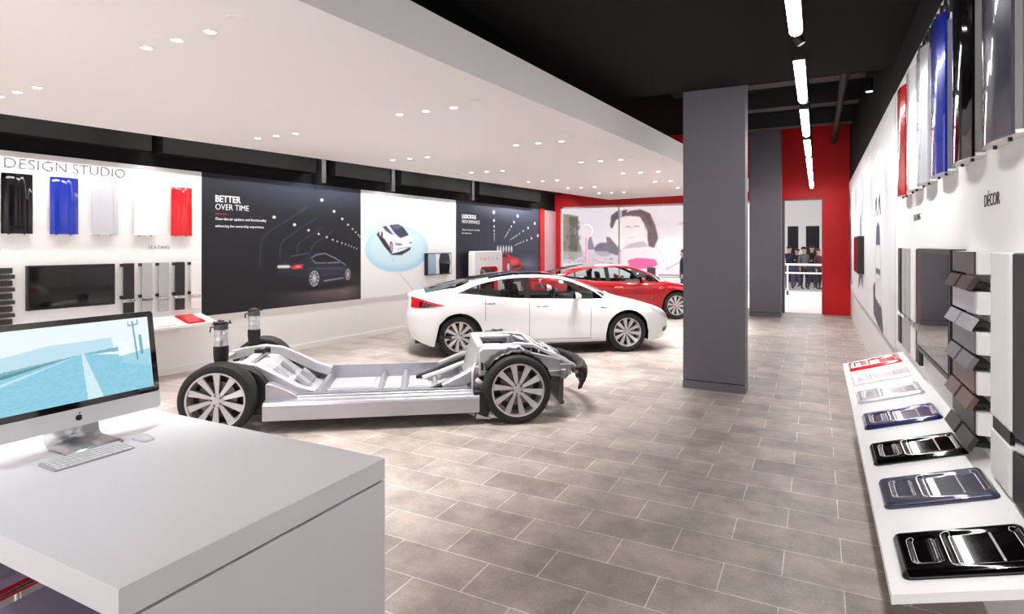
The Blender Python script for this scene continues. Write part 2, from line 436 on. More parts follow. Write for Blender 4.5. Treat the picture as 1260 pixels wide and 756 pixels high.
# services above the left wall: dark boxes and ducts seen over the wall top
def services():
    for i, (s0, s1, lab) in enumerate(((-3.2, -0.3, 'black beam box above the lettering on the left wall'), (-0.15, 2.5, 'black beam box above the left end of the dark tunnel picture'),
                             (2.95, 4.4, 'black beam box above the right end of the dark tunnel picture'), (4.75, 7.3, 'black beam box above the white picture panel'), (7.7, 11.0, 'black beam box above the far dark picture panel'))):
        b = lwbox('beam_box', mat('beam_black', rgb(13, 12, 12), .9, spec=.1), s0, s1, 3.12, 3.6, 0.0, 0.28)
        tag(b, lab, 'beam', 'black boxes above the left wall')
    for s in (2.7, 4.55, 7.5):
        b = lwbox('bracket_post', M_DUCT, s, s + 0.1, 2.97, 3.9, 0.0, 0.2)
        tag(b, {2.7: 'dark upright bracket above the middle of the tunnel picture', 4.55: 'dark upright bracket above the left of the white picture', 7.5: 'dark upright bracket above the far dark picture'}[s], 'bracket', 'upright brackets above the left wall')
    p = MB().tube([(0.38, 7.9, 4.55), (0.38, 17.6, 4.55)], 0.06, 12)
    tag(p.build('duct_pipe', M_DUCT, smooth=40), 'dark pipe under the black upper ceiling near the right wall', 'pipe')
    for k, y in enumerate((9.2, 11.0, 13.0, 15.2)):
        d = MB().box(-2.4, 0.7, y, y + 0.35, 4.62, 4.95)
        tag(d.build('ceiling_duct', M_DUCT, smooth=0), ['nearest', 'second', 'third', 'farthest'][k] + ' dark duct crossing under the black upper ceiling', 'duct', 'dark ducts of the upper ceiling')
    t = thing('spot_fixture', 'small black spotlight on the black wall above the white right wall', 'spotlight', (0.60, 9.0, 3.95))
    MB().lathe([(0.045, -0.09), (0.05, 0.06), (0.03, 0.09)], 16).build('housing', M_BLK, t)
    MB().tube([(0, 0, 0.08), (0, 0, 0.14), (0.145, 0, 0.14)], 0.012, 8).build('arm', M_BLK, t)
    MB().lathe([(0.0, -0.088), (0.04, -0.092), (0.04, -0.085), (0.0, -0.084)], 16).build('lens', mat('spot_glow', rgb(255, 250, 240), 0.3, emit=(1, .95, .9), estr=4), t)
services()

# recessed downlights, each with its own lamp, plus added unseen desk lamps
M_LAMPFACE = mat('lamp_face', (1, 1, 1), 0.4, emit=(1.0, 0.97, 0.94), estr=22.0)
M_BOWL = mat('lamp_trim', rgb(250, 248, 246), 0.5)
def downlights():
    rows = []
    for i, y in enumerate((-2.0, 0.25, 2.62, 5.14, 7.45, 9.43, 11.38, 13.09, 14.75)):
        rows.append(('left', y, [-6.57 + 0.135 * (y - 2.6) * 0.92 + k * 0.33 for k in range(3)]))
    for i, y in enumerate((-2.1, 0.2, 2.43, 4.87, 7.1, 9.07, 10.85, 12.6, 14.2)):
        rows.append(('right', y, [-4.05 + 0.095 * (y - 2.43) + k * 0.33 for k in range(3)]))
    rows.append(('right', .75, [-3.12, -2.79]))  # added unseen lamps that brighten the counter top
    rows.sort(key=lambda r: (r[0], r[1]))
    first = None
    ordn = ['nearest', 'second', 'third', 'fourth', 'fifth', 'sixth', 'seventh', 'eighth', 'ninth']
    n = {'left': 0, 'right': 0}
    for side, y, xs in rows:
        vis = y > 1.5
        if vis: n[side] += 1
        for k, x in enumerate(xs):
            if side == 'right':
                xmax = -2.2
                if x > xmax and vis: continue
            lab = '%s of three downlights, %s visible row on the %s half of the white ceiling' % (('left', 'middle', 'right')[k], ordn[max(0, n[side] - 1)], side)
            if vis:
                if first is None:
                    first = thing('downlight', lab, 'light', (x, y, CEIL_Z), 0, 'recessed downlights of the white ceiling')
                    MB().lathe([(0.042, 0.0), (0.046, -0.003), (0.034, -0.003), (0.03, 0.0)], 24, closed=True).build('trim_ring', M_BOWL, first)
                    MB().lathe([(0.0, -0.002), (0.031, -0.002), (0.031, -0.001), (0.0, -0.001)], 20).build('lens', M_LAMPFACE, first)
                    t = first
                else:
                    t = copy_tree(first); t.location = (x, y, CEIL_Z); t['label'] = lab
            ln = 'added_desk_lamp' if y == .75 else 'downlight_lamp'
            l = bpy.data.lights.get(ln)
            if l is None:
                l = bpy.data.lights.new(ln, 'SPOT'); l.energy = 34.0 if y == .75 else SPOT_W; l.spot_size = R(130 if y == .75 else 76); l.spot_blend = 0.7; l.shadow_soft_size = 0.05
                l.color = (1.0, 0.97, 0.945)
            o = bpy.data.objects.new('downlight_lamp', l); COL.objects.link(o); o.location = (x, y, CEIL_Z - 0.02)  # the added desk lamps share this object name
    # flat round cover discs and a small sensor
    for k, (x, y) in enumerate(((-3.04, 2.35), (-2.85, 4.75), (-2.68, 6.91), (-2.54, 8.92), (-6.62, 5.2), (-6.02, 9.48), (-5.94, 11.53))):
        d = MB().lathe([(0.0, -0.010), (0.055, -0.010), (0.062, -0.004), (0.062, 0.0), (0.0, 0.0)], 24)
        o = d.build('ceiling_cover', M_CEIL, None, loc=(x, y, CEIL_Z))
        tag(o, ['nearest round white cover disc near the right edge of the white ceiling', 'second round white cover disc near the right edge of the white ceiling', 'third round white cover disc near the right edge of the white ceiling', 'farthest round white cover disc near the right edge of the white ceiling',
                'nearest white cover disc near the left edge of the white ceiling', 'middle white cover disc near the left edge of the white ceiling', 'farthest white cover disc near the left edge of the white ceiling'][k], 'ceiling cover', 'round cover discs in the white ceiling')
downlights()

# small black track spots washing the walls
def wash_spot(x, y, z, aim, label, group, power, size=78):
    t = thing('track_spot', label, 'spotlight', (x, y, z), 0, group)
    d = (Vector(aim) - Vector((x, y, z))).normalized()
    q = d.to_track_quat('-Z', 'Y').to_matrix().to_4x4()
    k = MB().lathe([(0.0, .075), (.03, .075), (.036, .06), (.036, -.055), (.03, -.06), (.03, -.045), (0, -.045)], 18)
    k.v = [tuple(q @ Vector(v)) for v in k.v]; k.build('housing', M_BLK, t)
    k = MB().lathe([(0.0, -.047), (.028, -.047), (.028, -.0455), (0, -.0455)], 16); k.v = [tuple(q @ Vector(v)) for v in k.v]; k.build('lens', M_LAMPFACE, t)
    MB().tube([(0, 0, .02), (0, 0, (SLAB_Z if y < 7.8 else ROOF_Z) - z)], .008, 8).build('stem', M_BLK, t)
    l = bpy.data.lights.get('wash_%d_%d' % (power, size))
    if l is None:
        l = bpy.data.lights.new('wash_%d_%d' % (power, size), 'SPOT'); l.energy = power; l.spot_size = R(size); l.spot_blend = .9; l.shadow_soft_size = .03; l.color = (1, .985, .97)
    o = bpy.data.objects.new('wash_lamp', l); COL.objects.link(o); o.location = Vector((x, y, z)) + d * .075; o.rotation_euler = d.to_track_quat('-Z', 'Y').to_euler()
def washers():
    for k in range(5):
        s0 = -3.9 + 3.15 * k
        t = thing('wash_strip', ['nearest', 'second', 'middle', 'fourth', 'farthest'][k] + ' black wall washing strip light in the gap above the left wall', 'light', on_left(s0, 3.42, .60), LWR, 'wall washing strips above the left wall')
        MB().box(0, 3.0, -.04, .04, 0, .05).box(0, 3.0, -.052, -.04, -.05, .05).build('housing', M_BLK, t, smooth=0)
        MB().box(.01, 2.99, -.03, .03, -.003, .0).build('lens', M_LAMPFACE, t, smooth=0)
        for x in (.3, 2.7): MB().tube([(x, 0, .05), (x, 0, ROOF_Z - 3.42)], .008, 8).build('hanger', M_BLK, t)
        l = bpy.data.lights.get('wash_strip_lamp')
        if l is None:
            l = bpy.data.lights.new('wash_strip_lamp', 'AREA'); l.shape = 'RECTANGLE'; l.size = 2.9; l.size_y = .06; l.energy = STRIP_W; l.color = (1, .985, .97)
        p = Vector(on_left(s0 + 1.5, 3.412, .60)); o = bpy.data.objects.new('wash_strip_lamp', l); COL.objects.link(o); o.location = p
        d = (LWN * -.55 + Vector((0, 0, -1.25))).normalized()
        yv = d.cross(LWD).normalized(); o.matrix_world = Matrix.Translation(p) @ Matrix((LWD, (-d).cross(LWD), -d)).transposed().to_4x4()
    for k, y in enumerate((1.75, 4.97, 7.07, 9.22, 11.25, 13.37, 15.5)):
        wash_spot(-.135, y, 3.43, (RWX, y + .12, 1.7), ['black spotlight before the first tube light, just out of view', 'black spotlight in the nearest gap of the tube light line', 'black spotlight in the second gap of the tube light line', 'black spotlight in the third gap of the tube light line', 'black spotlight in the fourth gap of the tube light line', 'black spotlight in the fifth gap of the tube light line', 'black spotlight in the farthest gap of the tube light line'][k], 'spots between the tube lights', int(SPOT_WALL * 2.5), 100)
washers()

# hanging line of linear lights below the black slab
M_TUBE = mat('tube_light', (1, 1, 1), 0.4, emit=(1.0, 0.985, 0.96), estr=19.0)
def line_lights():
    spans = [(2.0, 4.62), (5.33, 6.85), (7.3, 9.0), (9.45, 11.05), (11.45, 13.2), (13.55, 15.3), (15.7, 17.3)]
    ordn = ['nearest', 'second nearest', 'third nearest', 'middle', 'third farthest', 'second farthest', 'farthest']
    for k, (y0, y1) in enumerate(spans):
        x = -0.135
        t = thing('linear_light', '%s bright tube light in the line along the dark ceiling' % ordn[k], 'light', (x, (y0 + y1) / 2, 3.36), 0, 'line of tube lights')
        h = (y1 - y0) / 2
        MB().box(-0.045, 0.045, -h, h, 0.0, 0.05).build('housing', M_BLK, t, smooth=0)
        g = MB(); pr = [(0.042 * math.cos(a), 0.036 * math.sin(a)) for a in [PI + i * PI / 10 for i in range(11)]]
        g.prism(pr, 'y', -h + 0.02, h - 0.02); g.build('tube', M_TUBE, t)
        for yy in (-h * 0.8, h * 0.8):
            MB().tube([(0, yy, 0.05), (0, yy, (SLAB_Z if y1 < 7.8 else ROOF_Z) - 3.36)], 0.006, 6).build('hanger', M_BLK, t)
line_lights()
# added unseen fill light behind the camera, brightening the room
area('rear_fill_light', (-3.5, -4.0, 1.7), (R(90), 0, 0), 9.5, 3.2, 80)

# ================================================================== LEFT WALL
def side_car(A, ox, oy, sx, sy, body, dark, glassc, wheelc, tail=None, shine=(120, 130, 160)):
    """a rear three quarter car print, unit box 0..1 x 0..1"""
    P = lambda pts: [(ox + x * sx, oy + y * sy) for x, y in pts]
    A.disc(ox + .5 * sx, oy + .1 * sy, .6 * sx, .12 * sy, (0, 0, 0), .8, .8)
    A.poly(P([(0, .3), (.02, .6), (.1, .72), (.2, .9), (.36, 1.0), (.55, .98), (.72, .86), (.84, .72), (.97, .64), (1, .45), (.99, .3), (.8, .2), (.5, .08), (.32, .06), (.06, .16)]), body)
    A.poly(P([(.15, .7), (.22, .88), (.36, .96), (.5, .95), (.42, .74)]), dark)
    A.poly(P([(.46, .76), (.52, .92), (.62, .92), (.76, .78)]), glassc)
    A.line(*P([(.42, .78)])[0], *P([(.62, .96)])[0], sy * .03, shine)
    A.line(*P([(.62, .96)])[0], *P([(.84, .73)])[0], sy * .025, shine)
    A.line(*P([(.35, .62)])[0], *P([(.95, .6)])[0], sy * .02, shine, .7)
    A.line(*P([(.55, .18)])[0], *P([(.86, .3)])[0], sy * .03, shine)
    for cx, cy, rx, ry in ((.5, .24, .085, .24), (.93, .4, .055, .19)):
        x, y = ox + cx * sx, oy + cy * sy
        A.disc(x, y, rx * sx, ry * sy, (6, 6, 8)); A.disc(x, y, rx * sx * .8, ry * sy * .8, wheelc)
        A.disc(x, y, rx * sx * .7, ry * sy * .7, (60, 60, 66))
        for k in range(10):
            a = 2 * PI * k / 10; A.line(x, y, x + rx * sx * .74 * math.cos(a), y + ry * sy * .74 * math.sin(a), rx * sx * .12, wheelc)
    if tail:
        A.poly(P([(.18, .5), (.26, .58), (.33, .56), (.33, .44), (.22, .42)]), tail)
        A.line(*P([(.0, .5)])[0], *P([(.16, .52)])[0], sy * .06, (230, 225, 225))
def wall_panels():
    # white design panel with the samples
    struct(lwbox('trim_6', M_WHITE, -9.2, 0.574, 0.80, 2.95, -0.03, 0.0))
    # --- dark tunnel picture
    s0, s1, z0, z1 = 0.576, 3.868, 0.785, 2.95
    t = thing('picture_panel', 'dark picture of a car in a tunnel, words better over time', 'picture', on_left(s0, z0), LWR)
    w, h = s1 - s0, z1 - z0
    A = Art(w, h, 330, 217, (19, 21, 30))
    A.c *= (0.75 + 0.5 * np.clip(A.V / h, 0, 1) ** 3)[..., None]  # brighter towards the top: wall-wash light painted into the print
    A.disc(2.1, h + .1, 1.9, .75, (92, 104, 130), .6, 1.0)  # painted glow of the wall washers along the top edge
    A.disc(2.4, .2, 1.4, .36, (128, 106, 110), .75, 1.0)
    A.disc(2.9, .18, .5, .28, (140, 116, 122), .6, 1.0)
    for i, arc in enumerate(([(1.963, 1.738), (1.504, 1.473), (1.16, 1.282), (1.06, 1.19), (1.02, 1.06), (1.008, .943), (1.004, .731)], [(2.207, 1.575), (1.729, 1.311), (1.482, 1.159), (1.42, 1.09), (1.40, 1.0), (1.394, .829)],
                             [(2.358, 1.403), (1.963, 1.2), (1.80, 1.10), (1.76, 1.04), (1.752, .934)], [(2.564, 1.327), (2.157, 1.105), (2.06, 1.008), (2.05, .931)])):
        for (xa, za), (xb, zb) in zip(arc, arc[1:]): A.line(xa, za, xb, zb, .03, (58, 70, 108), .55)
    for x, z, r in ((1.278, 1.538, 1), (1.697, 1.423, 1), (2.002, 1.332, .85), (2.232, 1.27, .75), (2.424, 1.213, .65), (2.57, 1.166, .6), (2.681, 1.135, .5), (2.795, 1.106, .5), (2.888, 1.082, .45), (2.971, 1.061, .4), (3.044, 1.04, .4), (3.112, 1.015, .4), (3.181, .993, .4),
                    (2.307, 1.894, 1.2), (2.601, 1.7, 1), (2.805, 1.566, .85), (2.954, 1.459, .75), (3.073, 1.379, .65), (3.158, 1.318, .6), (3.228, 1.264, .5), (3.274, 1.231, .45)):
        A.disc(x, z, .028 * r + .005, .019 * r + .005, (246, 248, 255), 1, .5)
    A.disc(2.25, .33, .95, .085, (2, 2, 4), .9, .8)
    A.poly([(1.351, .713), (1.416, .755), (1.593, .862), (1.775, .911), (2.06, .938), (2.358, .935), (2.617, .843), (2.833, .724), (3.01, .648), (3.067, .521), (3.01, .398), (2.833, .387), (2.358, .364), (2.282, .318), (2.084, .291), (1.963, .387), (1.504, .464), (1.364, .556)], (30, 33, 48))
    A.poly([(1.97, .66), (2.5, .69), (3.0, .60), (3.04, .5), (2.4, .5), (2.0, .52)], (40, 44, 62)); A.poly([(1.364, .556), (1.504, .464), (1.963, .387), (1.98, .47), (1.4, .58)], (16, 17, 24))
    A.poly([(2.084, .833), (2.182, .882), (2.358, .899), (2.564, .844), (2.735, .739), (2.383, .72), (2.157, .742)], (12, 14, 20)); A.poly([(1.504, .771), (1.638, .861), (1.869, .91), (2.011, .9), (1.892, .811), (1.684, .748)], (14, 16, 24))
    for pa, pb in (((2.06, .834), (2.182, .89)), ((2.182, .89), (2.383, .911)), ((2.383, .911), (2.617, .823)), ((2.617, .823), (2.888, .69)), ((2.09, .8), (2.157, .742)), ((2.157, .742), (2.735, .735))): A.line(*pa, *pb, .018, (150, 156, 176))
    A.line(2.43, .72, 2.40, .895, .02, (26, 28, 36)); A.line(1.62, .872, 2.0, .92, .012, (110, 118, 142)); A.line(2.0, .64, 3.0, .62, .012, (84, 92, 118))
    A.poly([(1.593, .691), (1.729, .731), (1.883, .727), (1.869, .651), (1.661, .643)], (206, 34, 40)); A.line(1.364, .7, 1.575, .695, .05, (222, 218, 220)); A.poly([(1.70, .70), (1.84, .71), (1.80, .67), (1.72, .67)], (255, 120, 110))
    A.line(2.358, .405, 2.833, .44, .022, (150, 152, 166))
    for x, z, rx, rz in ((2.133, .463, .124, .156), (2.949, .50, .078, .122)):
        A.disc(x, z, rx * 1.12, rz * 1.1, (6, 6, 8)); A.disc(x, z, rx * .92, rz * .92, (196, 196, 202), 1, .1); A.disc(x, z, rx * .80, rz * .80, (44, 44, 50), 1, .15)
        for k in range(10): a = 2 * PI * k / 10 + .2; A.line(x, z, x + rx * .84 * math.cos(a), z + rz * .84 * math.sin(a), rx * .17, (200, 200, 206))
    A.blur()
    A.build('print', t, 0.03, M_PRINT, M_WHITE, front=-0.0)
    text('heading', 'BETTER', .105, M_WTXT, t, (.222, -.001, 1.735), width=.43, thin=.012)
    text('heading', 'OVER TIME', .095, M_WTXT, t, (.222, -.001, 1.615), width=.575, thin=-.012)
    bx('underline', M_REDP, .222, .42, -.002, 0, 1.545, 1.553, t)
    text('caption', 'Over-the-air updates and functionality', .042, M_WTXT, t, (.222, -.001, 1.455), width=.9)
    text('caption', 'enhancing the ownership experience.', .042, M_WTXT, t, (.222, -.001, 1.345), width=.86)
    # --- white picture with car from above
    s0, s1 = 3.87, 7.08
    t = thing('picture_panel', 'white picture of a white car seen from above on pale blue rings', 'picture', on_left(s0, z0), LWR)
    w = s1 - s0; A = Art(w, h, 260, 190, (243, 243, 245))
    A.disc(.42, 1.36, .36, .24, (200, 232, 246), .9, .25)
    A.disc(1.12, .98, 1.0, .49, (170, 218, 240), 1, .05); A.disc(1.1, 1.02, .93, .43, (206, 234, 246), 1, .3)
    A.line(.75, 1.0, .98, .72, .02, (190, 196, 204)); A.line(1.15, .45, 1.6, .08, .02, (205, 206, 210)); A.line(3.0, 1.5, 2.9, .2, .02, (224, 224, 228))
    A.poly([(.447, 1.284), (.669, 1.042), (.899, .86), (1.206, .85), (1.511, .969), (1.49, 1.063), (1.0, .927), (.8, 1.177), (.55, 1.36)], (34, 33, 42))
    A.poly([(.528, 1.396), (.592, 1.451), (.767, 1.505), (1.102, 1.524), (1.276, 1.469), (1.49, 1.3), (1.584, 1.173), (1.526, 1.03), (1.311, .956), (1.068, .903), (.899, .882), (.8, 1.064), (.669, 1.198), (.528, 1.263)], (236, 237, 243))
    A.poly([(1.2, 1.2), (1.5, 1.28), (1.58, 1.17), (1.53, 1.04), (1.1, .95), (1.0, 1.14)], (246, 246, 250)); A.line(1.0, 1.17, 1.1, .94, .02, (206, 208, 218))
    A.poly([(.819, 1.484), (1.102, 1.515), (1.262, 1.459), (1.453, 1.285), (1.171, 1.216), (1.0, 1.315)], (58, 62, 90)); A.poly([(.9, 1.47), (1.1, 1.5), (1.2, 1.46), (1.12, 1.40), (.98, 1.40)], (92, 96, 124))
    A.poly([(.618, 1.442), (.734, 1.477), (.833, 1.403), (.966, 1.278), (.833, 1.312), (.702, 1.377)], (66, 68, 90)); A.line(.74, 1.47, .98, 1.28, .02, (230, 230, 238))
    A.poly([(1.0, 1.11), (1.241, 1.096), (1.22, 1.059), (1.013, 1.068)], (120, 124, 140)); A.line(1.08, .98, 1.45, 1.02, .022, (176, 178, 190)); A.poly([(1.46, 1.12), (1.56, 1.14), (1.55, 1.1), (1.47, 1.09)], (130, 134, 150))
    A.disc(.886, 1.02, .05, .12, (60, 60, 70)); A.disc(.89, 1.02, .032, .085, (180, 180, 188)); A.disc(.60, 1.27, .03, .08, (70, 70, 80))
    A.blur()
    A.build('print', t, 0.03, M_PRINT, M_WHITE)
    # --- far dark picture with red car
    s0, s1 = 7.082, 11.5
    t = thing('picture_panel', 'dark picture of a red car under rows of lights, near the red far wall', 'picture', on_left(s0, z0), LWR)
    w = s1 - s0; A = Art(w, h, 270, 150, (46, 52, 76))
    A.c *= (0.55 + .45 * (A.U / w))[..., None]
    A.disc(2.6, h + .05, 2.4, .6, (190, 196, 210), .6, 1.0); A.disc(3.6, .5, 1.1, .3, (150, 146, 170), .7, 1.0)  # first disc paints the wall washers' glow along the top
    for (xa, za, xb, zb, nn) in ((1.75, 1.95, 1.78, 1.15, 9), (3.05, 1.9, 2.3, 1.25, 9), (4.1, 1.72, 2.6, 1.2, 10), (4.3, 1.35, 2.85, 1.05, 9)):
        for k in range(nn):
            f = 1 - .72 ** k; A.disc(xa + (xb - xa) * f, za + (zb - za) * f, .05 * (1 - f) + .012, .04 * (1 - f) + .01, (250, 250, 255))
        A.line(xa + (xb - xa) * .7, za + (zb - za) * .7, xb, zb, .018, (220, 224, 240))
    for k in range(6): A.disc(1.95 + .15 * k, .95, .045, .1, (250, 250, 255), .9, .5)
    for k in range(5): A.line(.55 + .3 * k, .85, .55 + .3 * k, 1.35, .012, (80, 86, 112), .6)
    A.disc(2.5, .38, .8, .1, (10, 10, 16), .8, .9)
    A.poly([(1.8, .4), (1.82, .7), (2.05, .84), (2.4, .84), (2.7, .74), (3.1, .68), (3.3, .5), (3.25, .36), (2.6, .3)], (196, 26, 44))
    A.poly([(1.9, .7), (2.08, .82), (2.38, .82), (2.5, .72)], (60, 20, 34)); A.disc(2.85, .58, .25, .08, (244, 90, 104), .8, .6)
    A.disc(2.52, .44, .12, .16, (22, 22, 28)); A.disc(2.52, .44, .09, .12, (190, 190, 198)); A.poly([(2.7, .36), (3.2, .42), (3.2, .5), (2.75, .46)], (60, 14, 26))
    A.blur(); A.build('print', t, 0.03, M_PRINT, M_BLK)
    text('heading', 'LUDICROUS', .10, M_WTXT, t, (.26, -.001, 1.735), width=.62, thin=.012)
    text('heading', 'PERFORMANCE', .09, M_WTXT, t, (.26, -.001, 1.61), width=.8, thin=-.012)
    text('caption', 'Zero to sixty in seconds,', .042, M_WTXT, t, (.26, -.001, 1.43), width=.8)
    text('caption', 'in silence.', .042, M_WTXT, t, (.26, -.001, 1.345), width=.42)
wall_panels()
def left_lettering():
    t = thing('lettering', 'grey letters reading design studio high on the left wall', 'lettering', on_left(-1.80, 2.755, 0.001), LWR)
    text('word', 'DESIGN', .125, M_GREYTXT, t, (0, 0, 0), width=.62, thin=-.018, ext=.012)
    text('word', 'STUDIO', .125, M_GREYTXT, t, (.69, 0, 0), width=.61, thin=-.018, ext=.012)
    tag(text('lettering', 'SEATING', .048, M_GREYTXT, None, on_left(-.19, 1.80, 0.001), (R(90), 0, LWR), width=.28, thin=-.012), 'small grey word seating above the upright swatches on the left wall', 'lettering')
    tag(text('lettering', 'DÉCOR', .048, M_GREYTXT, None, on_left(-2.02, 1.80, 0.001), (R(90), 0, LWR), width=.19, thin=-.012), 'small grey word decor at the left edge of the photo on the left wall', 'lettering')
left_lettering()
# painted metal sample: a curved body panel with a raised ridge, and its bracket
def sample_profile(w, p, ridge=.1):
    pts = []
    for i in range(25):
        u = i / 24; y = p * (0.42 + 0.58 * math.sin(PI * min(1, max(0, .12 + .76 * u))) ** 0.8)
        if .60 < u < .66: y += p * ridge * (u - .60) / .06
        elif .66 <= u < .76: y += p * ridge
        elif .76 <= u < .82: y += p * ridge * (.82 - u) / .06
        pts.append((-w / 2 + w * u, -y))
    return pts
def sample(loc, rotz, m, label, w, h, p, group, ridge=.1):
    t = thing('paint_sample', label, 'paint sample', loc, rotz, group)
    pr = sample_profile(w, p, ridge); back = [(x, y + .012) for x, y in pr]
    MB().prism(pr + back[::-1], 'z', 0, h).build('painted_panel', m, t, smooth=30)
    MB().prism([(-w / 2, -.002), (w / 2, -.002)] + [(x * .985, y + .014) for x, y in pr[::-1]], 'z', h * .004, h * .02).prism([(-w * .32, -.001), (w * .32, -.001), (w * .32, -p * .55), (-w * .32, -p * .55)], 'z', .02, h - .03).build('backing', M_WHITE, t, smooth=0)
    for sx in (-.25, .25):
        MB().lathe([(0.0, -.012), (.008, -.012), (.008, .004), (0, .004)], 10, 'z', (w * sx, -p * .4, 0)).build('screw', M_BLK, t)
    return t
def left_samples():
    for s, m, lab in ((-2.15, P_GRAPH, 'graphite painted metal sample left of the black one on the left wall, partly cut off'), (-1.695, P_BLACK, 'black painted metal sample under the letters on the left wall'), (-1.22, P_BLUE, 'blue painted metal sample under the letters on the left wall'),
                      (-.76, P_SILVER, 'silver painted metal sample right of the blue one on the left wall'), (-.25, P_TRAYW, 'white painted metal sample between silver and red on the left wall'), (.247, P_REDS, 'red painted metal sample, last in the row on the left wall')):
        sample(on_left(s, 1.988, 0.0), LWR, m, lab, .30, .70, .075, 'painted samples on the left wall')
left_samples()
# upright leather swatch hung on a steel clamp: upper and lower strip
def swatch_proto(name, m, w, z0, zm, z1, side=-1):
    t = thing('seat_swatch', 'x', 'swatch')
    T_ = .028
    MB().box(-w / 2, w / 2, -.055, -.055 + T_, zm + .012, z1).build('upper_strip', m, t, bevel=.006)
    MB().box(-w / 2, w / 2, -.055, -.055 + T_, z0, zm - .03).build('lower_strip', m, t, bevel=.006)
    for zz in (z1 - .045, zm + .02):
        MB().box(-w / 2 - .028, -w / 2 + .01, -.045, 0, zz, zz + .04).build('clip', M_BLK, t, smooth=0)
    MB().box(-w / 2 - .01, w / 2 + .01, -.06, 0, zm - .026, zm + .008).build('clamp_bar', M_CHROME, t, bevel=.003)
    return t
L_BLACK = mat('black_leather', rgb(30, 29, 33), 0.5, noise=.15, nscale=200)
L_GREY = mat('grey_leather', rgb(170, 170, 168), 0.55, noise=.04, nscale=200)
L_WHITE = mat('white_leather', rgb(236, 234, 232), 0.5, noise=.02, nscale=200)
L_BROWN = mat('brown_leather', rgb(92, 76, 68), 0.5, noise=.1, nscale=200)
def left_swatches():
    for s, m, lab in ((-.47, L_BLACK, 'black leather swatch next to the dark screen on the left wall'), (-.235, L_GREY, 'grey leather swatch, second from the dark screen on the left wall'), (-.005, L_GREY, 'grey leather swatch in the middle of the five on the left wall'),
                      (.225, L_BLACK, 'black leather swatch between grey and white ones on the left wall'), (.455, L_WHITE, 'white leather swatch beside the tunnel picture on the left wall')):
        t = swatch_proto('seat_swatch', m, .135, .92, 1.115, 1.61); t.location = on_left(s, 0); t.rotation_euler = (0, 0, LWR)
        t['label'] = lab; t['group'] = 'leather swatches on the left wall'
left_swatches()
V_WOOD = mat('dark_wood_veneer', rgb(64, 50, 46), 0.35, noise=.2, nscale=30)
V_BROWN = mat('brown_wood_veneer', rgb(104, 82, 74), 0.35, noise=.15, nscale=30)
V_SILVER = mat('silver_veneer', rgb(188, 188, 196), 0.3, 0.5)
V_GREY = mat('grey_veneer', rgb(122, 120, 126), 0.35, 0.3)
V_DARK = mat('dark_veneer', rgb(52, 50, 50), 0.35)
def left_decor():
    cols = [V_DARK, V_WOOD, V_DARK, V_WOOD, V_WOOD]; names = ['topmost', 'second', 'third', 'fourth', 'lowest']
    for k in range(5):
        z = 1.53 - k * .148
        t = thing('decor_sample', '%s dark trim strip in the stack at the left edge of the left wall' % names[k], 'trim sample', on_left(-2.02, z), LWR, 0, )
        t.rotation_euler = (0, 0, LWR); t['group'] = 'trim strips on the left wall'
        MB().box(-.3, .28, -.06, 0, 0, .062).build('strip', cols[k], t, bevel=.004)
        MB().box(-.3, -.02, -.085, 0, -.062, -.018).build('chip', cols[k], t, bevel=.004)
        MB().box(0.0, .295, -.085, 0, -.062, -.018).build('chip', cols[k], t, bevel=.004)
left_decor()
def screen_tv(loc, rotz, w, h, d, label, artfn, nx=160, nz=90, tilt=0.0, bez=.022):
    t = thing('wall_screen', label, 'screen', loc, rotz)
    MB().box(0, w, -d, 0, 0, h).build('casing', M_BLK, t, bevel=.004)
    if artfn is None:
        MB().box(bez, w - bez, -d - .003, -d + .002, bez, h - bez).build('display', M_SCREEN, t, smooth=0)
    else:
        A = Art(w - 2 * bez, h - 2 * bez, nx, nz, (12, 12, 14)); artfn(A)
        A.build('display', t, .004, print_mat('screen_ink', .08, 0, .5), M_BLK, x0=bez, z0=bez, front=-d - .003)
    MB().box(w * .3, w * .7, -.002, .0005, h * .3, h * .7).build('mount', M_STEEL, t, smooth=0)
    return t
screen_tv(on_left(-1.60, 1.078, 0.0), LWR, .955, .532, .055, 'large black wall screen below the painted samples on the left wall', None)
def small_screen(A):
    A.c[:] = np.array((205, 216, 226)) / 255.
    A.poly([(0, 0), (.3, 0), (.28, A.h), (0, A.h)], (150, 176, 196)); A.poly([(.3, 0), (.36, 0), (.34, A.h), (.3, A.h)], (235, 238, 240))
    A.poly([(.42, 0), (.4, .3), (.44, A.h), (.78, A.h), (.84, .25), (.8, 0)], (26, 26, 32)); A.disc(.6, A.h, .1, .08, (26, 26, 32))
screen_tv(on_left(5.86, 1.16, 0.0), LWR, .92, .505, .09, 'small wall screen mounted on the white picture panel', small_screen)
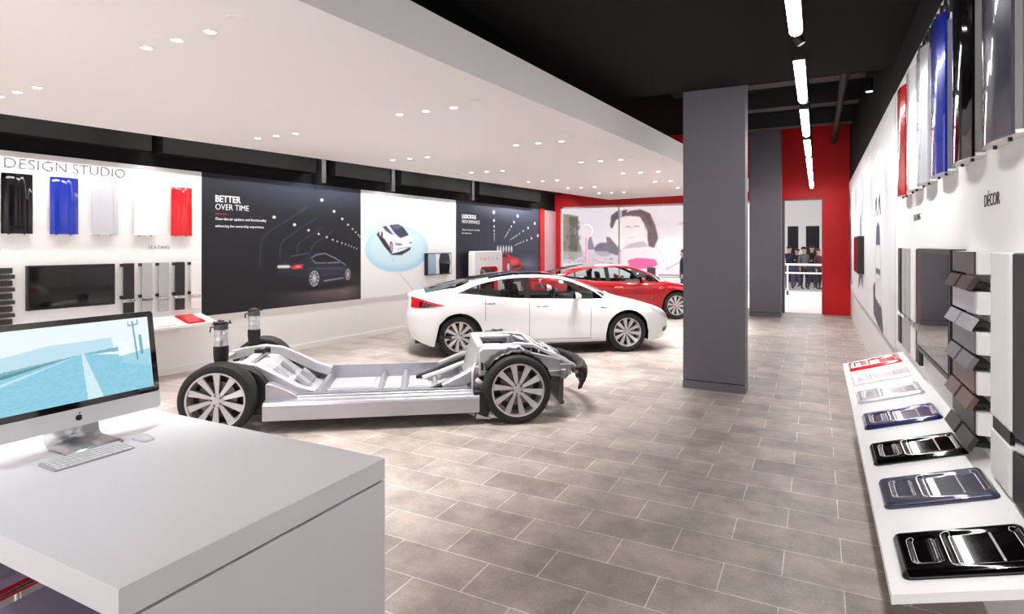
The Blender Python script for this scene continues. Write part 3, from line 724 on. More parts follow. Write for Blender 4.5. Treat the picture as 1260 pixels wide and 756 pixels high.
# charging post standing before the far dark picture
def charger():
    t = thing('charging_post', 'white charging post with a red framed opening before the dark picture', 'charger', on_left(8.05, 0, .25), LWR)
    w = .66
    o = [(-w, 0), (w, 0), (w * 1.0, 1.66)] + [(w * math.cos(a), 1.66 + .05 * math.sin(a)) for a in [i * PI / 16 for i in range(17)]] + [(-w, 1.66)]
    i0 = .42; zz0, zz1 = .42, 1.3
    def rr(x, z0, z1, r):
        p = []
        for cx, cz, a0 in ((x - r, z1 - r, 0), (-x + r, z1 - r, PI / 2), (-x + r, z0 + r, PI), (x - r, z0 + r, 1.5 * PI)):
            p += [(cx + r * math.cos(a0 + k * PI / 12), cz + r * math.sin(a0 + k * PI / 12)) for k in range(7)]
        return p
    inner = rr(i0, zz0, zz1, .12)
    k = MB()
    outer = []
    for (x, z) in inner:                       # ray from the opening to the outline so that the front is a clean ring
        d = max(abs(x) / w, 1e-6); a = math.atan2(z - .86, x); c, s_ = math.cos(a), math.sin(a)
        tt = min((w / abs(c)) if abs(c) > 1e-6 else 1e9, ((1.70 - .86) / s_) if s_ > 1e-6 else 1e9, (.86 / -s_) if s_ < -1e-6 else 1e9)
        outer.append((c * tt, .86 + s_ * tt))
    n = len(inner)
    vs = [(x, -.1, z) for x, z in outer] + [(x, -.1, z) for x, z in inner] + [(x, .1, z) for x, z in outer] + [(x, .1, z) for x, z in inner]
    fs = []
    for q in range(n):
        q2 = (q + 1) % n
        fs += [(q, q2, n + q2, n + q), (2 * n + q2, 2 * n + q, 3 * n + q, 3 * n + q2), (q2, q, 2 * n + q, 2 * n + q2)]
    k.add(vs, fs); k.build('shell', P_WHITE, t, smooth=30, bevel=.02)
    k2 = MB(); inn2 = rr(i0 - .07, zz0 + .05, zz1 - .06, .1)
    vs = [(x, -.095, z) for x, z in inner] + [(x, -.03, z) for x, z in inn2] + [(x, .095, z) for x, z in inner]
    fs = []
    for q in range(n):
        q2 = (q + 1) % n; fs += [(q, q2, n + q2, n + q), (n + q, n + q2, 2 * n + q2, 2 * n + q)]
    k2.add(vs, fs); k2.build('red_reveal', M_REDP, t, smooth=40)
    MB().box(-.37, .37, -.022, .0, .46, 1.25).build('dark_pane', M_SCREEN, t, smooth=0)
    for q, ch in enumerate('TESLA'):
        text('letter', ch, .085, mat('pale_red_letter', rgb(215, 150, 150), .4), t, (-.40 + .19 * q - .03, -.102, 1.46), width=.085, thin=-.01)
charger()
# sloping white shelf and paint trays
def shelf(loc, rotz, length, depth, drop, label, n_seam=1):
    t = thing('display_shelf', label, 'shelf', loc, rotz)
    k = MB(); k.prism([(0, 0), (-depth, -drop), (-depth, -drop - .03), (0, -.03)], 'x', 0, length); k.build('board', M_LAM, t, smooth=0)
    k = MB()
    for x in (length * .08, length * .36, length * .64, length * .92): k.prism([(0, -.03), (-depth * .8, -.03 - drop * .8), (0, -drop - .12)], 'x', x - .012, x + .012)
    k.build('bracket', M_WHITE, t, smooth=0)
    return t
shelf(on_left(-4.2, .84, 0.0), LWR, 4.76, .42, .10, 'white sloping shelf below the swatches along the left wall')
def rrect(x0, x1, y0, y1, r, n=6):
    p = []
    for cx, cy, a0 in ((x1 - r, y1 - r, 0), (x0 + r, y1 - r, PI / 2), (x0 + r, y0 + r, PI), (x1 - r, y0 + r, 1.5 * PI)):
        p += [(cx + r * math.cos(a0 + k * PI / 2 / n), cy + r * math.sin(a0 + k * PI / 2 / n)) for k in range(n + 1)]
    return p
def tray_mesh(L, Wd, hgt, m, parent):
    """glossy pressed panel: rounded slab with a long sunken field, a small sunken well and raised lips"""
    def shell(k, loops, closed_top=True):
        n = len(loops[0][0]); vs = []; fs = []
        for pts, z in loops: vs += [(x, y, z) for x, y in pts]
        for i in range(len(loops) - 1):
            for q in range(n):
                q2 = (q + 1) % n; fs.append((i * n + q, i * n + q2, (i + 1) * n + q2, (i + 1) * n + q))
        fs.append(tuple(range((len(loops) - 1) * n, len(loops) * n)))
        k.add(vs, fs)
    k = MB()
    def ins(d, r): return rrect(d, L - d, d, Wd - d, max(r - d, .004))
    nx, ny = 88, 56; pts = []
    def sd(x, y, x0, x1, y0, y1, r):
        cx, cy = (x0 + x1) / 2, (y0 + y1) / 2; qx = abs(x - cx) - (x1 - x0) / 2 + r; qy = abs(y - cy) - (y1 - y0) / 2 + r
        return math.hypot(max(qx, 0), max(qy, 0)) + min(max(qx, qy), 0) - r
    def sm(t): t = min(1, max(0, t)); return t * t * (3 - 2 * t)
    for i in range(nx):
        row = []
        for j in range(ny):
            x = L * i / (nx - 1); y = Wd * j / (ny - 1)
            # squeeze the square grid to the rounded outline
            d = -sd(x, y, 0, L, 0, Wd, .07 * L)
            if d < 0:
                for cx, cy in ((.07 * L, .07 * L), (L - .07 * L, .07 * L), (.07 * L, Wd - .07 * L), (L - .07 * L, Wd - .07 * L)):
                    if abs(x - cx) <= .0701 * L and abs(y - cy) <= .0701 * L and (x < .07 * L or x > L - .07 * L) and (y < .07 * L or y > Wd - .07 * L):
                        q = math.hypot(x - cx, y - cy); x = cx + (x - cx) * .07 * L / q; y = cy + (y - cy) * .07 * L / q
                d = 0
            z = hgt * (.25 + .75 * math.sqrt(sm(d / (.05 * L))))
            a = -sd(x, y, .40 * L, .93 * L, .14 * Wd, .86 * Wd, .05 * L)
            z -= hgt * .34 * sm((a + .006) / .014)
            b = -sd(x, y, .12 * L, .34 * L, .2 * Wd, .8 * Wd, .06 * L)
            z -= hgt * .22 * sm((b + .006) / .018)
            z += hgt * .2 * math.exp(-((x - .29 * L) / (.02 * L)) ** 2) * sm(b / .02)
            row.append((x, y, z))
        pts.append(row)
    k.grid(pts)
    base = [pts[i][0] for i in range(nx)] + [pts[-1][j] for j in range(1, ny)] + [pts[i][-1] for i in range(nx - 2, -1, -1)] + [pts[0][j] for j in range(ny - 2, 0, -1)]
    n = len(base); vs = list(base) + [(x, y, 0) for x, y, z in base]
    k.add(vs, [(q, n + q, n + (q + 1) % n, (q + 1) % n) for q in range(n)] + [tuple(range(n, 2 * n))])
    k.build('pressed_panel', m, parent, smooth=50)
def tray(loc, rotz, slope, m, label, L, Wd, hgt, group, bar=True):
    t = thing('paint_tray', label, 'paint sample', loc, 0, group)
    t.rotation_euler = (0, -slope, 0) if rotz == 0 else (slope, 0, rotz)
    tray_mesh(L, Wd, hgt, m, t)
    MB().box(.725 * L, .745 * L, .18 * Wd, .82 * Wd, hgt * .5, hgt * .82).build('tube_glint_bar', m if not bar else mat('glint_strip', rgb(225, 225, 228), .15, .6), t, bevel=.002)  # bright bar standing in for the tube light's reflection
    return t
def left_trays():
    sl = math.atan2(.10, .42)
    for s, m, lab in ((.40, P_REDS, 'small red pressed tray at the right end of the left wall shelf'), (-.02, P_TRAYW, 'small white pressed tray left of the red one on the left wall shelf'), (-.48, P_SILVER, 'small silver pressed tray on the left wall shelf, behind the computer')):
        p = on_left(s, .84 - .40 * .238 + .006, .395)
        t = thing('paint_tray', lab, 'paint sample', p, 0, 'pressed trays on the left shelf')
        # local x runs from the front edge of the shelf up towards the wall
        t.rotation_euler = (0, -sl, LWR + PI / 2)
        tray_mesh(.35, .27, .02, m, t)
left_trays()

# ================================================================== RIGHT WALL
def right_wall():
    struct(bx('trim_7', M_WHITE, RWX - .02, RWX + .02, 1.0, 7.35, 0.79, 3.45))
    # two big pictures further along
    def pic(y0, y1, label, fn, nx, nz):
        t = thing('picture_panel', label, 'picture', (RWX, y1, .76), RWR)
        w, h = y1 - y0, 3.45 - .76
        A = Art(w, h, nx, nz, (240, 240, 243)); fn(A, w, h); A.build('print', t, .05, M_PRINT, M_WHITE, front=-.025)
    def a1(A, w, h):            # far picture: u runs from far (0) to near (w)
        A.poly([(0, 0), (0, h), (.9, h * .8), (1.3, .4 * h), (.9, 0)], (60, 60, 84)); A.poly([(0, .2), (0, 1.6), (1.1, 1.2), (1.5, .3)], (120, 60, 80))
        A.poly([(.2, 1.9), (.9, 2.2), (1.1, 1.9), (.4, 1.6)], (200, 200, 210)); A.poly([(1.0, .1), (1.8, .2), (1.3, .55)], (170, 170, 186))
        A.poly([(4.0, .2), (4.6, 1.7), (4.8, 1.7), (5.3, .3), (4.8, .5)], (60, 62, 78)); A.poly([(4.4, .8), (4.7, 1.5), (5.0, .7)], (200, 204, 214))
    pic(10.75, 17.6, 'white picture with dark slanted shapes at the far end of the right wall', a1, 150, 80)
    def a2(A, w, h):
        A.c *= (1 - .06 * np.abs(np.sin(A.V * 9)))[..., None] * 0 + 1
        cx = w * .42
        for dx in (-.28, .2): A.poly([(cx + dx - .2, 1.5), (cx + dx - .12, 1.72), (cx + dx + .12, 1.8), (cx + dx + .2, 1.5), (cx + dx + .08, 1.5), (cx + dx, 1.66), (cx + dx - .1, 1.5)], (46, 46, 56))
        A.poly([(cx - .42, .5), (cx - .5, .9), (cx - .3, 1.36), (cx + .3, 1.36), (cx + .5, .9), (cx + .42, .5)], (222, 223, 230))
        A.poly([(cx - .3, 1.1), (cx - .24, 1.34), (cx, 1.42), (cx + .24, 1.34), (cx + .3, 1.1)], (66, 70, 92))
        A.disc(cx, .86, .34, .22, (245, 245, 248)); A.line(cx - .3, .74, cx + .3, .74, .07, (70, 70, 80))
        A.poly([(cx - .7, .1), (cx - .75, .5), (cx - .3, .62), (cx + .3, .52), (cx + .75, .0), (cx + .2, 0.0)], (48, 48, 58)); A.poly([(cx - .4, .36), (cx - .42, .62), (cx + .42, .62), (cx + .4, .3)], (236, 236, 240))
        for k in range(4): A.line(.3, 2.2 + .1 * k, w * .4, 2.3 + .1 * k, .02, (222, 222, 228))
    pic(7.36, 10.73, 'white picture of a white car from above, beside the samples on the right wall', a2, 200, 130)
    # dark box screen among the far pictures
    t = thing('wall_screen', 'small dark screen on the far picture of the right wall', 'screen', (RWX - .025, 13.1, 1.35), RWR)
    MB().box(0, 1.15, -.10, 0, 0, .66).build('casing', M_BLK, t, bevel=.004); MB().box(.03, 1.12, -.104, -.098, .03, .63).build('display', M_SCREEN, t, smooth=0)
    t = thing('lettering', 'dark letters reading design studio along the top of the right wall', 'lettering', (RWX - .021, 5.62, 3.262), RWR)
    text('word', 'DESIGN', .16, M_DARKTXT, t, (0, 0, 0), width=.95, thin=-.012, ext=.02)
    text('word', 'STUDIO', .16, M_DARKTXT, t, (1.06, 0, 0), width=.94, thin=-.012, ext=.02)
    tag(text('lettering', 'DÉCOR', .062, M_DARKTXT, None, (RWX - .021, 3.62, 2.045), (R(90), 0, RWR), width=.27, thin=-.005), 'dark word decor above the trim samples on the right wall', 'lettering')
    tag(text('lettering', 'SEATING', .055, M_DARKTXT, None, (RWX - .021, 6.0, 2.06), (R(90), 0, RWR), width=.36, thin=-.008), 'dark word seating above the far swatches on the right wall', 'lettering')
    for y, m, lab in ((6.06, P_REDS, 'red painted metal sample, farthest in the row on the right wall'), (5.45, P_TRAYW, 'white painted metal sample next to the red one on the right wall'), (4.89, P_SILVER, 'silver painted metal sample beside the blue one on the right wall'),
                      (4.27, P_BLUE, 'blue painted metal sample on the right wall'), (3.585, P_BLACK, 'black painted metal sample between blue and graphite on the right wall'), (2.93, P_GRAPH, 'graphite grey painted metal sample at the right edge of the photo')):
        sample((RWX - .02, y + .23, 2.292), RWR, m, lab, .46, .95, .085, 'painted samples on the right wall', .02)
    # seat swatches
    for k, (y, m, lab) in enumerate(((6.5, L_BLACK, 'black leather swatch, farthest on the right wall'), (6.22, L_GREY, 'grey leather swatch, second farthest on the right wall'), (5.94, L_GREY, 'grey leather swatch, third along the right wall'),
                                     (5.66, L_WHITE, 'white leather swatch near the dark framed screen on the right wall'), (5.38, L_BLACK, 'black leather swatch beside the dark framed screen on the right wall'))):
        t = swatch_proto('seat_swatch', m, .18, .96, 1.24, 1.83); t.location = (RWX - .02, y, 0); t.rotation_euler = (0, 0, RWR); t['label'] = lab; t['group'] = 'leather swatches on the right wall'
    # big screen: deep black frame
    t = thing('wall_screen', 'big black framed wall screen above the pressed trays on the right wall', 'screen', (RWX - .02, 5.22, 1.11), RWR)
    w, h, d = 1.2, .725, .075
    k = MB().box(0, w, -d, 0, 0, h); k.build('casing', M_BLK, t, bevel=.003)
    MB().box(.03, w - .03, -d - .004, -d + .002, .03, h - .03).build('display', mat('mirror_screen', rgb(30, 30, 34), .03, 0.0, 1.0, 1.0), t, smooth=0)
    MB().box(.0, w, -d - .008, -d, -.004, .02).build('lower_edge', M_STEEL, t, smooth=0)
    # trim samples: five finishes, each a long strip over two tilted chips
    fin = ((V_WOOD, 'dark brown'), (V_SILVER, 'silver'), (V_GREY, 'bluish grey'), (V_BROWN, 'reddish brown'), (V_DARK, 'dark grey'))
    for k, (m, nm) in enumerate(fin):
        z = 1.71 - k * .188
        t = thing('decor_sample', '%s trim strip over two chips, %s of the right wall stack' % (nm, ['topmost', 'second', 'third', 'fourth', 'lowest'][k]), 'trim sample', (RWX - .02, 3.98, z), RWR, 'trim strips on the right wall')
        MB().box(0, .53, -.062, -.002, .012, .118).build('holder', M_WHITE, t, bevel=.003)
        MB().box(.005, .50, -.070, -.061, .012, .118).build('strip', m, t, bevel=.002)
        for x in (-.02, .27):
            c = MB().box(x, x + .25, -.012, .012, -.035, .035)
            M4 = Matrix.Translation((0, -.078, -.035)) @ Matrix.Rotation(R(-28), 4, 'X')
            c.v = [tuple(M4 @ Vector(v)) for v in c.v]; c.build('chip', m, t, bevel=.003)
        MB().box(.0, .5, -.075, 0, -.05, -.03).build('chip_rail', M_BLK, t, smooth=0)
    # white clad posts at the right edge
    t = thing('seat_swatch', 'tall white leather swatch at the right edge of the photo, upper and lower piece', 'swatch', (RWX - .02, 3.28, 0), RWR, 'leather swatches on the right wall')
    MB().box(0, .30, -.05, -.002, 1.12, 1.83).build('upper_strip', L_WHITE, t, bevel=.008); MB().box(.0, .30, -.05, -.002, .86, 1.06).build('lower_strip', L_WHITE, t, bevel=.008)
    MB().box(.02, .28, -.045, 0, 1.065, 1.115).build('clamp_bar', M_BLK, t, smooth=0)
    t = thing('seat_swatch', 'dark leather swatch cut by the right edge of the photo', 'swatch', (RWX - .02, 2.95, 0), RWR, 'leather swatches on the right wall')
    MB().box(0, .30, -.05, -.002, 1.12, 1.83).build('upper_strip', L_BLACK, t, bevel=.008); MB().box(.0, .30, -.05, -.002, .86, 1.06).build('lower_strip', L_BLACK, t, bevel=.008)
    MB().box(.02, .28, -.045, 0, 1.065, 1.115).build('clamp_bar', M_CHROME, t, smooth=0)
    # sloping shelf: board from Y 2.35 to 6.66
    t = thing('display_shelf', 'long white sloping shelf carrying the pressed trays along the right wall', 'shelf', (0, 0, 0))
    k = MB(); k.prism([(.22, .688), (RWX - .02, .688 + .324 * (RWX - .24)), (RWX - .02, .655 + .324 * (RWX - .24)), (.22, .655)], 'y', 2.345, 6.665); k.build('board', M_LAM, t, smooth=0)
    k = MB()
    for y in (2.95, 4.2, 5.4, 6.4): k.prism([(.34, .69), (RWX, .82), (RWX, .52)], 'y', y - .012, y + .012)
    k.build('bracket', M_WHITE, t, smooth=0)
    MB().box(.33, RWX, 1.0, 2.28, 0, .5).build('base_cabinet', M_WHITE, t, bevel=.004)
    sl = math.atan(.324)
    for y, m, lab in ((2.43, P_BLACK, 'black pressed tray at the near end of the right shelf'), (3.04, P_GRAPH, 'graphite grey pressed tray, second from the near end of the right shelf'), (3.61, P_BLACK, 'black pressed tray between the grey and the blue ones on the right shelf'),
                      (4.28, P_NAVY, 'dark blue pressed tray in the middle of the right shelf'), (4.95, P_SILVER, 'silver pressed tray beyond the blue one on the right shelf'), (5.57, P_TRAYW, 'white pressed tray before the red one on the right shelf'), (6.19, P_REDS, 'red pressed tray at the far end of the right shelf')):
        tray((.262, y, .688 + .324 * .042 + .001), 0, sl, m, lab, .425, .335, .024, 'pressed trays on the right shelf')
right_wall()

# ================================================================== WHEELS
def wheel_meshes(parent, cx, cy, out, Rt=.35, Rr=.245, wid=.245, spin=0.1, rimmat=None):
    """wheel at local (cx, cy): out = -1 when the outer face looks to -y"""
    w = thing_part('wheel', parent, (cx, cy, Rt))
    h = wid / 2
    pr = [(Rr + .004, -h + .012), (Rr + .02, -h + .002), (Rt - .045, -h), (Rt - .014, -h + .014), (Rt, -h + .04), (Rt, -.004), (Rt - .006, -.002), (Rt - .006, .002), (Rt, .004), (Rt, h - .04), (Rt - .014, h - .014), (Rt - .045, h), (Rr + .02, h - .002), (Rr + .004, h - .012)]
    MB().lathe(pr, 56, 'y', closed=True).build('tyre', M_RUBBER, w, smooth=35)
    o = out
    f = o * (h - .012)
    k = MB()
    k.lathe([(Rr + .006, f), (Rr - .012, f), (Rr - .02, f - o * .03), (Rr - .025, -o * h * .85), (Rr + .004, -o * (h - .012)), (Rr + .008, -o * h * .5), (Rr + .006, 0)], 56, 'y', closed=True)
    for q in range(10):                         # ten flared spokes
        a = spin + q * 2 * PI / 10
        c, s = math.cos(a), math.sin(a)
        def pt(r, t, y): return (r * c - t * s, y, r * s + t * c)
        r0, r1 = .045, Rr - .008; w0, w1 = .014, .035
        d0, d1 = f - o * .045, f - o * .012
        tw = .012
        vs = []
        for r, ww, d, sk in ((r0, w0, d0, 0), ((r0 + r1) * .5, (w0 + w1) * .48, (d0 * .62 + d1 * .38), tw * .4), (r1, w1, d1, tw)):
            vs += [pt(r, sk - ww, d), pt(r, sk + ww, d - o * .010), pt(r, sk + ww, d - o * .035), pt(r, sk - ww, d - o * .035)]
        fs = []
        for i in (0, 1):
            for j in range(4): fs.append((i * 4 + j, i * 4 + (j + 1) % 4, i * 4 + 4 + (j + 1) % 4, i * 4 + 4 + j))
        fs += [(0, 1, 2, 3), (8, 9, 10, 11)]
        k.add(vs, fs)
    k.lathe([(0.0, f - o * .032), (.035, f - o * .034), (.06, f - o * .042), (.068, f - o * .06), (.07, f - o * .09), (0.0, f - o * .09)], 30, 'y')
    k.build('rim', rimmat or M_RIM, w, smooth=35)
    n = MB()
    for q in range(5):
        a = spin + .31 + q * 2 * PI / 5; x, z = .047 * math.cos(a), .047 * math.sin(a)
        n.lathe([(0, f - o * .028), (.0095, f - o * .03), (.0105, f - o * .05)], 8, 'y', (x, 0, z))
    n.build('lug_nuts', M_STEEL, w, smooth=30)
    MB().lathe([(0.06, 0.01 * -o), (.175, 0.01 * -o), (.175, .014 * o), (.06, .014 * o)], 40, 'y', closed=True).build('brake_disc', M_DISC, w)
    k = MB(); pts = [(r * math.cos(t), r * math.sin(t)) for r in (.19,) for t in [PI * .62 + i * .1 for i in range(9)]] + [(r * math.cos(t), r * math.sin(t)) for r in (.11,) for t in [PI * .62 + i * .1 for i in range(8, -1, -1)]]
    k.prism(pts, 'y', -.03, .04 if o > 0 else .03); k.build('brake_caliper', M_STEEL, w)
    MB().lathe([(.05, -o * .030), (Rr - .03, -o * .030), (Rr - .03, -o * .024), (.05, -o * .024)], 36, 'y', closed=True).build('spoke_shade_disc', M_BLK, w)  # black disc added behind the spokes in place of shade in the gaps
    MB().lathe([(0, -o * .09), (.07, -o * .09), (.09, -o * .06), (.09, -o * .01), (0, -o * .01)], 24, 'y').build('hub', M_STEEL, w)
    return w
def thing_part(name, parent, loc, rotz=0):
    o = bpy.data.objects.new(name, None); COL.objects.link(o); o.empty_display_size = .05
    o.parent = parent; o.location = loc; o.rotation_euler = (0, 0, rotz); return o

# ================================================================== CARS
def pchip(xs, ys):
    xs = np.array(xs, float); ys = np.array(ys, float); h = np.diff(xs); d = np.diff(ys) / h; m = np.zeros_like(xs)
    for i in range(1, len(xs) - 1):
        if d[i - 1] * d[i] > 0:
            w1, w2 = 2 * h[i] + h[i - 1], h[i] + 2 * h[i - 1]; m[i] = (w1 + w2) / (w1 / d[i - 1] + w2 / d[i])
    m[0], m[-1] = d[0], d[-1]
    def f(x):
        x = np.clip(x, xs[0], xs[-1]); i = np.clip(np.searchsorted(xs, x) - 1, 0, len(h) - 1)
        t = (x - xs[i]) / h[i]; t2, t3 = t * t, t * t * t
        return (2 * t3 - 3 * t2 + 1) * ys[i] + (t3 - 2 * t2 + t) * h[i] * m[i] + (-2 * t3 + 3 * t2) * ys[i + 1] + (t3 - t2) * h[i] * m[i + 1]
    return f
XR, XF = -2.36, 2.52
AX = 1.48; AR = .395
F_belt = pchip([-2.36, -2.15, -1.9, -1.5, -1.2, -.9, -.4, .3, .8, 1.1, 1.5, 1.9, 2.2, 2.40, 2.52], [.985, 1.015, 1.045, 1.065, 1.045, 1.01, .97, .952, .945, .94, .89, .815, .725, .64, .585])
F_dlo = pchip([-1.52, -1.42, -1.2, -.9, -.5, -.1, .2, .45, .7, .9, 1.06], [1.066, 1.10, 1.185, 1.255, 1.302, 1.312, 1.292, 1.245, 1.155, 1.06, .941])
F_top = pchip([-2.36, -2.26, -2.1, -1.9, -1.6, -1.2, -.8, -.4, 0, .3, .6, .9, 1.1, 1.25, 1.5, 1.9, 2.2, 2.40, 2.52], [1.0, 1.05, 1.07, 1.115, 1.195, 1.295, 1.365, 1.402, 1.402, 1.365, 1.27, 1.13, 1.03, .975, .935, .86, .765, .67, .60])
F_W = pchip([-2.5, -1.8, -1.3, -.6, .2, .9, 1.5, 2.0, 2.52], [.965, .978, .98, .962, .955, .955, .962, .955, .945])
F_prof = pchip([0, .08, .2, .45, .65, .8, .9, .96, 1.0], [.93, .955, .972, .985, 1.0, .992, .965, .935, .895])
F_rear = pchip([.15, .28, .45, .62, .8, .95, 1.03], [.16, .09, .02, 0, .03, .06, .05])
F_front = pchip([.15, .22, .35, .5, .6, .7, 1.0], [-.13, -.07, -.02, 0, -.03, -.06, -.1])
def body_cols():
    cols = []
    a, n = .66, 2.5
    for i in range(15):
        ph = (PI / 2) * i / 14; c, s = max(0.0, math.cos(ph)), math.sin(ph)
        cols.append((XR + a * (1 - c ** (2 / n)), s ** (2 / n)))
    xs = set(np.round(np.arange(XR + a + .03, XF - .9, .03), 4))
    kn = [-AX - AR, -AX - AR - .001, -AX + AR, -AX + AR + .001, AX - AR, AX - AR - .001, -1.52, -1.17, -1.13, -.36, -.29, -.25, .80, .87, 1.06]
    xs = sorted([x for x in xs if min(abs(x - k) for k in kn) > .012] + [k for k in kn if XR + a + .01 < k < XF - .9])
    cols += [(x, 1.0) for x in xs]
    a, n = .9, 2.35
    c2 = []
    for i in range(27):
        ph = (PI / 2) * i / 26; c, s = max(0.0, math.cos(ph)), math.sin(ph)
        c2.append((XF - a * (1 - c ** (2 / n)), s ** (2 / n)))
    c2 = c2[::-1]
    # knots of the front arch fall in the front part
    out = []
    for k in (AX + AR, AX + AR + .001):
        pp = np.interp(k, [c[0] for c in c2], [c[1] for c in c2]); c2.append((k, float(pp)))
    c2.sort(); cols += c2
    return cols
def side_pt(xn, p, z, zb):
    t = (z - .19) / (zb - .19)
    wr = np.clip((-1.75 - xn) / .75, 0, 1) ** 2; wf = np.clip((xn - 1.7) / .76, 0, 1) ** 2
    x = xn + wr * float(F_rear(z)) + wf * float(F_front(z)) * 1.0
    y = float(F_W(xn)) * p * float(F_prof(t))
    return x, y
def build_car(name, label, paint_m, loc, rot, group, hero=True):
    root = thing(name, label, 'car', loc, rot, group); root.scale = (.985, .985, .985)
    cols = body_cols(); nc = len(cols)
    NS = 16
    fr = [0, .05, .12, .2, .28, .36, .44, .52, .6, .68, .76, .83, .89, .94, .975, 1.0]
    chord = [1.0, .97, .93, .86, .76, .62, .45, .25, 0.0]
    G = []; xn_ = []
    for (xn, p) in cols:
        zb = float(F_belt(xn)); z0 = .19
        if xn < -1.95: z0 = .19 + .10 * min(1, (-1.95 - xn) / .3)
        if xn > 1.95: z0 = .19 + .02 * min(1, (xn - 1.95) / .3)
        for ax in (-AX, AX):
            d = abs(xn - ax)
            if d <= AR + 1e-6: z0 = .35 + math.sqrt(max(0, AR * AR - d * d))
        col = []
        for f in fr:
            z = z0 + (zb - z0) * f; x, y = side_pt(xn, p, z, zb); col.append((x, y, z))
        bx_, by, bz = col[-1]
        in_dlo = -1.52 <= xn <= 1.06
        if in_dlo:
            zd = float(F_dlo(xn)); yd = by - .60 * max(0, zd - bz)
            wgt = min(1, (zd - bz) / .12)
        else: zd = bz + .006; yd = by - .012 * p; wgt = 0
        for f in (.33, .67, 1.0):
            col.append((bx_, by + (yd - by) * f - .0, bz + (zd - bz) * f + .008 * math.sin(PI * f) * wgt))
        zt = float(F_top(xn))
        zr = min(zd + .012 + .038 * wgt, max(zt - .012, zd)); yr = max(yd - (.03 + .022 * wgt) * p, 0)
        bow = .21 * math.exp(-((xn - 1.08) / .38) ** 2) - .14 * math.exp(-((xn + 2.0) / .5) ** 2) if p > .999 or xn > 1 else 0
        pw = 2.2
        for s in chord:
            y = yr * s; z = zr + (zt - zr) * (1 - s ** pw)
            col.append((bx_ + bow * (1 - s * s), y, z))
        G.append(col); xn_.append(xn)
    nr = len(G[0]); iB = NS - 1; iD = iB + 3; iR = iD + 1
    pieces = {}
    def put(nm, i, j): pieces.setdefault(nm, []).append((i, j))
    for i in range(nc - 1):
        xm = (xn_[i] + xn_[i + 1]) / 2
        for j in range(nr - 1):
            if j < iB:
                zc = sum(G[a][b][2] for a, b in ((i, j), (i + 1, j + 1))) / 2
                if -.29 < xm < .80 and zc > .27: put('front_door', i, j)
                elif -1.045 < xm < -.29 and zc > .27: put('rear_door', i, j)
                else: put('body_shell', i, j)
            elif j < iD:
                if not (-1.52 < xm < 1.06): put('body_shell', i, j)
                elif -.25 < xm < .87: put('front_side_window', i, j)
                elif -1.13 < xm < -.36: put('rear_side_window', i, j)
                elif xm < -1.17: put('quarter_window', i, j)
                else: put('pillar', i, j)
            elif j < iR: put('body_shell', i, j)
            else:
                s = chord[j - iR]
                if xm > 1.06: put('hood', i, j)
                elif .30 < xm: put('windshield' if s < .975 else 'body_shell', i, j)
                elif -.95 < xm: put('roof_glass' if s < .99 else 'body_shell', i, j)
                elif -2.02 < xm: put('rear_window' if s < .8 else 'body_shell', i, j)
                else: put('tailgate', i, j)
    mt = {'front_side_window': M_CARGL, 'rear_side_window': M_CARGL, 'quarter_window': M_CARGL, 'windshield': M_CARGL, 'rear_window': M_CARGL, 'roof_glass': M_BLKGL, 'pillar': M_BLKGL}
    def emit(nm, cells, sides, parent=root):
        k = MB(); ids = {}
        for sd in sides:
            for (i, j) in cells:
                q = []
                for (a, b) in ((i, j), (i + 1, j), (i + 1, j + 1), (i, j + 1)):
                    key = (sd, a, b)
                    if key not in ids:
                        x, y, z = G[a][b]; ids[key] = len(k.v); k.v.append((x, y * sd, z))
                    q.append(ids[key])
                k.f.append(tuple(q) if sd < 0 else tuple(q[::-1])); k.m.append(0)
        return k.build(nm, mt.get(nm, paint_m), parent, smooth=32, clean=True)
    doors = {}
    for nm, cells in pieces.items():
        if nm in ('front_door', 'rear_door', 'front_side_window', 'rear_side_window', 'quarter_window', 'pillar'):
            for sd in (-1, 1):
                o = emit(nm, cells, (sd,)); doors[(nm, sd)] = o
        else: emit(nm, cells, (-1, 1))
    # door seams, chrome belt line
    M_SEAM = mat('seam_dark', rgb(60, 60, 64), .6)
    def surf(xn, z, off=.0015):
        p = float(np.interp(xn, [c[0] for c in cols], [c[1] for c in cols])); x, y = side_pt(xn, p, z, float(F_belt(xn))); return x, y + off
    for sd in (-1, 1):
        for xs_, za, zb_ in ((-.29, .27, None), (.80, .27, None), (-1.045, .62, None)):
            k = MB(); pts = []
            top = float(F_belt(xs_)) - .004
            for q in range(22):
                z = za + (top - za) * q / 21
                pts.append([(surf(xs_ + d, z)[0], surf(xs_ + d, z)[1] * sd, z) for d in (-.0035, .0035)])
            k.grid(pts); k.build('door_seam', M_SEAM, root, smooth=60)
        k = MB(); pts = []
        for q in range(60):
            x = -1.0 + 1.8 * q / 59; pts.append([(x, surf(x, z)[1] * sd, z) for z in (.267, .273)])
        k.grid(pts); k.build('door_seam', M_SEAM, root, smooth=60)
        k = MB(); path = []
        for i, c in enumerate(cols):
            if -1.52 <= c[0] <= 1.06: path.append((G[i][iB][0], (G[i][iB][1] + .001) * sd, G[i][iB][2]))
        k.tube(path, .007, 6); k.build('belt_trim', M_CHROME, root, smooth=50)
        k = MB(); path = []
        for i, c in enumerate(cols):
            if -1.52 <= c[0] <= 1.06: path.append((G[i][iD][0], (G[i][iD][1] + .001) * sd, G[i][iD][2]))
        k.tube(path, .006, 6); k.build('window_trim', M_BLK, root, smooth=50)
